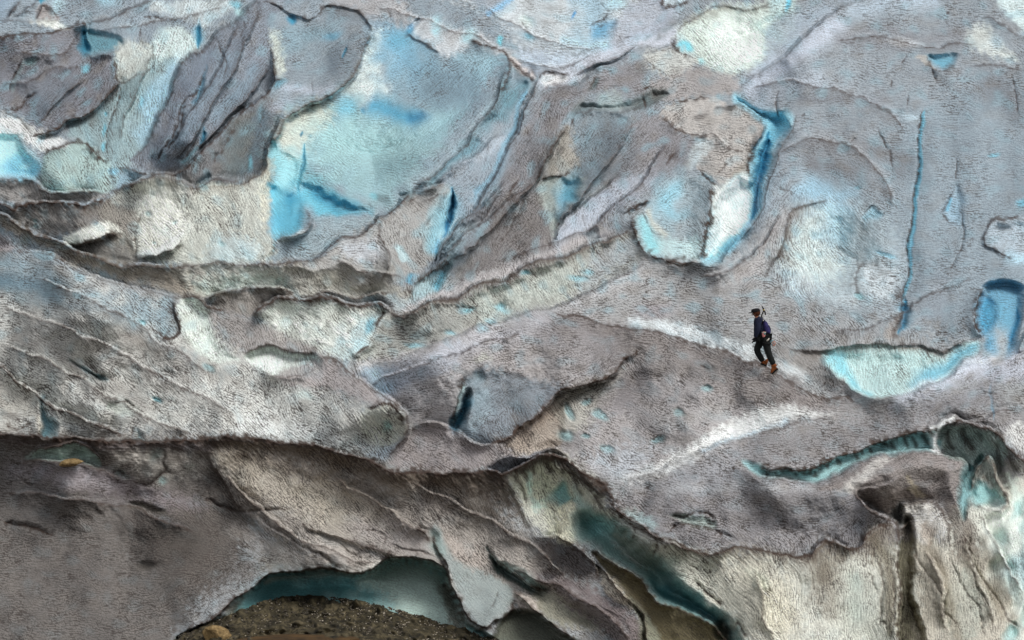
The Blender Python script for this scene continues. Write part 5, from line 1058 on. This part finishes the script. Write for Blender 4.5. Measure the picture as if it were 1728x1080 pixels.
c_ = world_at(122, 781, -.15); o = link('rock', rock_mesh('rock', 41, TAN, 3, (1, .6, .42))); o.location = c_; s = PXM * 1.05; o.scale = [s * 23, s * 20, s * 20]; o.rotation_euler = (0, -.15, .2)
tag(o, 'jagged ochre rock lying in the shallow hollow under the left ice rim', 'rock')

# ================================================================== the climber
DM = depth_at(1303, 636) - .1
PP = 2 * TH * DM / W0
def at(u, v, d=0): return Vector(place(u, v, DM + d))
def skin(name, pts, edges, rad, mat, parent=None, sub=2, root=0):
    me = bpy.data.meshes.new(name); me.from_pydata([p[:] for p in pts], edges, []); o = bpy.data.objects.new(name, me); col.objects.link(o)
    m = o.modifiers.new('s', 'SKIN'); m.use_smooth_shade = True
    for i, r in enumerate(rad):
        sv = me.skin_vertices[0].data[i]; sv.radius = (r, r) if not isinstance(r, tuple) else r; sv.use_root = i == root
    o.modifiers.new('u', 'SUBSURF').levels = sub
    bpy.context.view_layer.update(); dg = bpy.context.evaluated_depsgraph_get()
    me2 = bpy.data.meshes.new_from_object(o.evaluated_get(dg)); bpy.data.objects.remove(o); bpy.data.meshes.remove(me)
    me2.name = name; me2.materials.clear(); me2.materials.append(mat)
    for p in me2.polygons: p.use_smooth = True
    return link(name, me2, parent)
def ball(name, c, r, mat, parent=None, sub=2):
    bm = bmesh.new(); bmesh.ops.create_icosphere(bm, subdivisions=sub, radius=1)
    for v in bm.verts: v.co = Vector((v.co.x * r[0], v.co.y * r[1], v.co.z * r[2])) + c
    me = bpy.data.meshes.new(name); bm.to_mesh(me); bm.free()
    for p in me.polygons: p.use_smooth = True
    return link(name, me, parent, mat)
def hull(name, secs, mat, parent=None, smooth=True):
    """loft through rings of points"""
    bm = bmesh.new(); rings = [[bm.verts.new(p) for p in s] for s in secs]; n = len(rings[0])
    for a, b in zip(rings[:-1], rings[1:]):
        for i in range(n): bm.faces.new((a[i], a[(i + 1) % n], b[(i + 1) % n], b[i]))
    bm.faces.new(rings[0][::-1]); bm.faces.new(rings[-1]); bmesh.ops.recalc_face_normals(bm, faces=bm.faces)
    me = bpy.data.meshes.new(name); bm.to_mesh(me); bm.free()
    for p in me.polygons: p.use_smooth = smooth
    return link(name, me, parent, mat)
def cloth(name, c, k=1.35, rough=.85): return mottled(name, [v / k for v in c], [min(255, v * 1.12) for v in c], scale=14, rough=rough, bump=.5)
SKINM = cloth('skin', (150, 100, 78), 1.1, .6); JACK = cloth('navy jacket', (30, 36, 58)); TROU = cloth('black trousers', (27, 30, 30)); GLV = cloth('glove', (18, 18, 20))
BOOT = cloth('boot', (142, 78, 38)); SOLE = cloth('rubber sole', (30, 26, 24)); STEEL, _t, _b = nodes('crampon steel'); _b.inputs['Base Color'].default_value = (.22, .2, .18, 1); _b.inputs['Metallic'].default_value = .8; _b.inputs['Roughness'].default_value = .45
CAPM = cloth('cap', (24, 22, 26)); HAIRM = cloth('hair', (84, 44, 26)); PACK = cloth('pack cloth', (58, 54, 104)); LIDM = cloth('pack lid', (34, 34, 60)); PALE = cloth('pale webbing', (188, 182, 172), 1.1)
root = bpy.data.objects.new('person', None); col.objects.link(root); root.location = at(1297, 625); bpy.context.view_layer.update()
tag(root, 'climber in navy jacket and black trousers striding left over the ice hill', 'person')
# body: hips, spine, neck, head, arms (L = far side, R = near side), legs
hip = at(1289, 570); 
J = {'hip': (1289.5, 568, 0), 'waist': (1286.5, 560, 0), 'chest': (1281.5, 546, 0), 'neckb': (1278.5, 538, 0), 'neck': (1277, 534.5, 0), 'head': (1275.4, 529.5, 0), 'crown': (1274.6, 525.5, 0),
     'shn': (1280, 541, -.19), 'eln': (1278.5, 557, -.25), 'wrn': (1274, 570, -.2), 'shf': (1279, 540.5, .19), 'elf': (1276, 556, .25), 'wrf': (1275.5, 568, .22),
     'hpn': (1291.5, 571, -.1), 'knn': (1296, 594, -.12), 'ann': (1306.5, 617, -.1), 'hpf': (1287.5, 571, .1), 'knf': (1276, 590, .1), 'anf': (1288.5, 611.5, .1)}
K = list(J); P_ = {k: at(*J[k]) for k in K}
E = [('hip', 'waist'), ('waist', 'chest'), ('chest', 'neckb'), ('neckb', 'neck'), ('neck', 'head'), ('head', 'crown'), ('neckb', 'shn'), ('shn', 'eln'), ('eln', 'wrn'), ('neckb', 'shf'), ('shf', 'elf'), ('elf', 'wrf'), ('hip', 'hpn'), ('hpn', 'knn'), ('knn', 'ann'), ('hip', 'hpf'), ('hpf', 'knf'), ('knf', 'anf')]
rb = {'hip': .12, 'waist': .11, 'chest': .13, 'neckb': .075, 'neck': .055, 'head': .085, 'crown': .07, 'shn': .06, 'eln': .042, 'wrn': .03, 'shf': .06, 'elf': .042, 'wrf': .03, 'hpn': .09, 'knn': .06, 'ann': .04, 'hpf': .09, 'knf': .06, 'anf': .04}
body = skin('body', [P_[k] for k in K], [(K.index(a), K.index(b)) for a, b in E], [rb[k] for k in K], SKINM, root, 2, 0)
def sub_skin(name, ks, es, rad, mat, sub=2, root_=0): return skin(name, [P_[k] for k in ks], [(ks.index(a), ks.index(b)) for a, b in es], rad, mat, root, sub, root_)
P_['hem'] = at(1289.5, 568.5); P_['cuffn'] = at(1306, 615.5, -.1); P_['cufff'] = at(1287.8, 610.5, .1); P_['shin_n'] = at(1300, 604, -.11); P_['shin_f'] = at(1281, 599, .1); P_['midn'] = at(1294, 583, -.11); P_['midf'] = at(1281.5, 581, .1)
sub_skin('jacket', ['hem', 'waist', 'chest', 'neckb', 'neck', 'shn', 'eln', 'wrn', 'shf', 'elf', 'wrf'], [('hem', 'waist'), ('waist', 'chest'), ('chest', 'neckb'), ('neckb', 'neck'), ('neckb', 'shn'), ('shn', 'eln'), ('eln', 'wrn'), ('neckb', 'shf'), ('shf', 'elf'), ('elf', 'wrf')],
         [.15, .148, .168, .11, .072, .095, .078, .055, .09, .075, .055], JACK)
sub_skin('trousers', ['hip', 'hpn', 'midn', 'knn', 'shin_n', 'cuffn', 'hpf', 'midf', 'knf', 'shin_f', 'cufff'], [('hip', 'hpn'), ('hpn', 'midn'), ('midn', 'knn'), ('knn', 'shin_n'), ('shin_n', 'cuffn'), ('hip', 'hpf'), ('hpf', 'midf'), ('midf', 'knf'), ('knf', 'shin_f'), ('shin_f', 'cufff')],
         [.16, .125, .11, .092, .088, .075, .12, .112, .095, .088, .075], TROU)
# face, hair, cap
hd = P_['head'] + Vector((0, 0, .01)); FW = Vector((-.94, .3, -.12)).normalized(); SD = Vector((.3, .94, 0)); UPV = Vector((-.1, 0, 1)).normalized()
hm = hull('hair', [[hd + UPV * z + (-FW) * (.02 + r * .1 * math.cos(a)) + SD * (r * .1 * math.sin(a)) for a in [k * math.pi / 6 for k in range(12)]] for z, r in ((-.07, .55), (-.03, .98), (.02, 1.06), (.07, .95), (.11, .5))], HAIRM, root)
for s in (-1, 1):
    ball('ear', hd + SD * (s * .088) - UPV * .015, (.016, .012, .03), SKINM, body, 1); ball('eye', hd + FW * .086 + SD * (s * .032) + UPV * .01, (.012, .012, .009), CAPM, body, 1)
ball('nose', hd + FW * .1 - UPV * .015, (.02, .014, .022), SKINM, body, 1); ball('mouth', hd + FW * .09 - UPV * .055, (.012, .024, .008), cloth('lip', (120, 66, 58)), body, 1)
cp = hull('cap', [[hd + UPV * z + FW * (r * .118 * math.cos(a)) + SD * (r * .108 * math.sin(a)) for a in [k * math.pi / 8 for k in range(16)]] for z, r in ((.035, 1.0), (.06, 1.03), (.1, .92), (.125, .6), (.133, .2))], CAPM, root)
hull('cap_brim', [[hd + UPV * (z + .035) + FW * (.09 + .1 * math.cos(a)) + SD * (.075 * math.sin(a)) for a in [k * math.pi / 6 for k in range(12)]] for z in (-.006, .006)], CAPM, cp)
# gloved hands: palm and five curled fingers
for wr, el in (('wrn', 'eln'), ('wrf', 'elf')):
    d = (P_[wr] - P_[el]).normalized(); w = P_[wr]; f = Vector((-1, 0, 0)); f = (f - d * f.dot(d)).normalized(); s = d.cross(f)
    pts = [w - d * .02, w + d * .045, w + d * .085]; ed = [(0, 1), (1, 2)]; rad = [.034, .04, .036]
    for k, (o_, L) in enumerate(((-.03, .9), (-.01, 1.), (.01, .96), (.03, .78))):
        b = len(pts); pts += [w + d * .095 + s * o_, w + d * (.095 + .035 * L) + s * o_ + f * .012, w + d * (.1 + .05 * L) + s * o_ + f * .04]; ed += [(2, b), (b, b + 1), (b + 1, b + 2)]; rad += [.012, .011, .009]
    b = len(pts); pts += [w + d * .05 + f * .035, w + d * .085 + f * .058]; ed += [(1, b), (b, b + 1)]; rad += [.015, .011]
    skin('glove', pts, ed, rad, GLV, root, 1, 0)
# boots with soles and crampons
def boot(ank, heel, toe, d):
    A, Hh, T = at(*ank, d), at(*heel, d), at(*toe, d); ax = (T - Hh); L = ax.length; ax.normalize(); up = (A - (Hh + T) / 2); up = (up - ax * up.dot(ax)).normalized(); sd_ = ax.cross(up)
    def ring(c, w, h): return [c + sd_ * (w * math.cos(a)) + up * (h * (math.sin(a) + 1)) for a in [k * math.pi / 5 for k in range(10)]]
    b = hull('boot', [ring(Hh + ax * (L * f) + up * .02, w, h) for f, w, h in ((0, .03, .05), (.08, .042, .085), (.3, .046, .09), (.5, .046, .06), (.75, .05, .04), (.93, .042, .03), (1.02, .02, .018))], BOOT, root)
    cu = hull('boot_cuff', [[A + (Hh - A) * q + ax * (.06 * (1 - q) * 0 + r * math.cos(a)) + sd_ * (r * math.sin(a)) for a in [k * math.pi / 5 for k in range(10)]] for q, r in ((-.15, .062), (.35, .06))], BOOT, b)
    hull('sole', [[Hh + ax * (L * f) + sd_ * sx + up * z for sx, z in ((-w, -.012), (w, -.012), (w, .022), (-w, .022))] for f, w in ((-.03, .03), (.1, .046), (.5, .042), (.8, .054), (1.03, .03))], SOLE, b, False)
    bm = bmesh.new(); prev = None
    for f in (.0, .2, .5, .78, 1.0):
        row = [bm.verts.new(Hh + ax * (L * f) + sd_ * (s * .042) - up * .014) for s in (-1, 1)]
        if prev:
            bm.faces.new((prev[0], prev[1], row[1], row[0]))
            for k in (0, 1):
                tip = bm.verts.new((prev[k].co + row[k].co) / 2 - up * .04); bm.faces.new((prev[k], row[k], tip))
        prev = row
    me = bpy.data.meshes.new('crampon'); bm.to_mesh(me); bm.free(); link('crampon', me, b, STEEL)
boot((1306.5, 617), (1312.5, 622.5), (1303, 631), -.1); boot((1288.5, 612), (1293.2, 617.8), (1283.8, 614.2), .1)
# backpack
bp = bpy.data.objects.new('backpack', None); col.objects.link(bp); bp.location = at(1289, 555, -.05); bpy.context.view_layer.update()
tag(bp, 'slim purple backpack worn on the back of the climber', 'backpack')
def oval(u, v, du, dv, hw):        # ring across the pack: from (u,v) out to the right, half width hw towards the sides
    c = at(u, v, -.02); o_ = at(u + du, v + dv, -.02) - c; n = []
    for k in range(12):
        a = k * math.pi / 6; n.append(c + o_ * (.5 - .5 * math.copysign(abs(math.cos(a)) ** .7, math.cos(a))) + Vector((0, 1, 0)) * (hw * math.copysign(abs(math.sin(a)) ** .7, math.sin(a))))
    return n
hull('pack_body', [oval(*a) for a in ((1286, 539.5, 5, 1, .12), (1286, 542, 8.5, 1.5, .15), (1286.5, 548, 11, 2, .165), (1288, 555, 12, 1.8, .165), (1290, 561, 10.5, 0, .15), (1291, 563, 8, 0, .12))], PACK, bp)
hull('pack_lid', [oval(*a) for a in ((1284.5, 537, 3, 1, .09), (1284.5, 538.5, 6.5, 1.6, .14), (1285, 541, 8.5, 2.6, .155), (1286, 542.6, 8, 2.4, .14))], LIDM, bp)
hull('pocket', [oval(*a) for a in ((1296.5, 549, 2.2, .8, .09), (1298, 554, 2.6, .6, .1), (1298.6, 559, 2., .2, .09))], LIDM, bp)
for d in (-.12, .12):
    P0 = [at(1286, 540, d), at(1281, 539.5, d * 1.05), at(1275.8, 544, d * 1.05), at(1277, 552, d * 1.1), at(1285.5, 558, d * 1.2)]
    skin('shoulder_strap', P0, [(i, i + 1) for i in range(4)], [.02] * 5, LIDM, bp, 1)
skin('haul_loop', [at(1285.5, 538.5, -.04), at(1286.5, 540.2, -.17), at(1289, 541.6, -.17)], [(0, 1), (1, 2)], [.014, .022, .02], PALE, bp, 1)
# ice axe strapped upright to the pack
ia = bpy.data.objects.new('ice_axe', None); col.objects.link(ia); ia.location = at(1285, 533, -.05); bpy.context.view_layer.update()
tag(ia, 'black ice axe strapped to the backpack with its head above the shoulder', 'ice axe')
skin('shaft', [at(1292.5, 556, .0), at(1287, 540, .0), at(1285, 533, -.03), at(1289, 523.5, -.05)], [(0, 1), (1, 2), (2, 3)], [.012, .015, .017, .016], CAPM, ia, 1)
skin('pick', [at(1289, 523.5, -.05), at(1287.6, 519.5, -.05), at(1285.4, 516, -.05)], [(0, 1), (1, 2)], [(.016, .022), (.013, .018), (.005, .008)], CAPM, ia, 1)
skin('adze', [at(1289, 523.5, -.05), at(1291, 526.5, -.05), at(1292.3, 531.5, -.05)], [(0, 1), (1, 2)], [.018, .02, .015], CAPM, ia, 1)
ball('collar', at(1289, 523, -.06), (.022, .022, .018), cloth('yellow tape', (190, 165, 70), 1.1), ia, 1)
# harness things
hn = bpy.data.objects.new('climbing_harness', None); col.objects.link(hn); hn.location = P_['hip']; bpy.context.view_layer.update()
tag(hn, 'black climbing harness round the hips of the climber over the trousers', 'harness')
hc = P_['hip'] + Vector((0, 0, .02))
def hoop(name, c, rx, ry, r, mat, parent, tilt=0, n=20):
    bm = bmesh.new(); rings = []
    for i in range(n):
        a = 2 * math.pi * i / n; e = Vector((math.cos(a) * rx, math.sin(a) * ry, math.sin(a) * tilt + math.cos(a) * -tilt)); out = e.normalized()
        rings.append([bm.verts.new(c + e + out * (r[0] * math.cos(b)) + Vector((0, 0, r[1] * math.sin(b)))) for b in [k * math.pi / 3 for k in range(6)]])
    for i in range(n):
        A_, B_ = rings[i], rings[(i + 1) % n]
        for k in range(6): bm.faces.new((A_[k], A_[(k + 1) % 6], B_[(k + 1) % 6], B_[k]))
    bmesh.ops.recalc_face_normals(bm, faces=bm.faces); me = bpy.data.meshes.new(name); bm.to_mesh(me); bm.free(); return link(name, me, parent, mat)
hoop('waist_belt', hc, .17, .185, (.012, .035), GLV, hn); hoop('leg_loop', at(1293, 578, -.11), .128, .125, (.012, .022), GLV, hn, .02); hoop('leg_loop', at(1283.5, 577, .1), .128, .125, (.012, .022), GLV, hn, .03)
skin('sling', [at(1293.5, 575.5, -.2), at(1296, 573.5, -.22), at(1298.3, 570.5, -.18)], [(0, 1), (1, 2)], [.018, .024, .014], PALE, hn, 1)
po = bpy.data.objects.new('gear_pouch', None); col.objects.link(po); po.location = at(1288.5, 565, -.22); bpy.context.view_layer.update()
tag(po, 'small pink and white pouch hanging at the hip of the climber', 'pouch')
hull('pouch', [[at(1288.6 + du * math.cos(a) , v, -.24 + .05 * math.sin(a)) for a in [k * math.pi / 5 for k in range(10)]] for v, du in ((559.6, 1.6), (561, 2.8), (565, 3.2), (568, 2.4), (569.2, 1.))], cloth('pink pouch', (196, 128, 124), 1.1), po)
hoop('pouch_rim', at(1289, 561, -.24), .05, .05, (.008, .016), PALE, po, 0, 12)
ball('buckle', at(1290.6, 563.5, -.3), (.018, .012, .03), cloth('teal buckle', (88, 150, 150), 1.1), po, 1)
def carabiner(c, mat, label, a0):
    bm = bmesh.new(); n = 14; rings = []
    for i in range(n):
        a = 2 * math.pi * i / n; e = Vector((math.cos(a + a0) * .032, 0, math.sin(a + a0) * .05)); out = e.normalized()
        rings.append([bm.verts.new(c + e + out * (.01 * math.cos(b)) + Vector((0, .01 * math.sin(b), 0))) for b in [k * math.pi / 2.5 for k in range(5)]])
    for i in range(n):
        A_, B_ = rings[i], rings[(i + 1) % n]
        for k in range(5): bm.faces.new((A_[k], A_[(k + 1) % 5], B_[(k + 1) % 5], B_[k]))
    bmesh.ops.recalc_face_normals(bm, faces=bm.faces); me = bpy.data.meshes.new('carabiner'); bm.to_mesh(me); bm.free(); o = link('carabiner', me, None, mat); tag(o, label, 'carabiner')
carabiner(at(1302.3, 577.5, -.1), cloth('teal metal', (110, 158, 170), 1.1, .4), 'teal carabiner hanging behind the thigh of the climber', 0)
carabiner(at(1306, 579.5, -.1), cloth('orange metal', (200, 112, 66), 1.1, .4), 'orange carabiner hanging furthest behind the climber', .8)
skin('gear_loop', [at(1298.5, 569, -.1), at(1301, 572.5, -.1), at(1304, 576, -.1), at(1305.5, 578, -.1)], [(0, 1), (1, 2), (2, 3)], [.009] * 4, TROU, hn, 0)
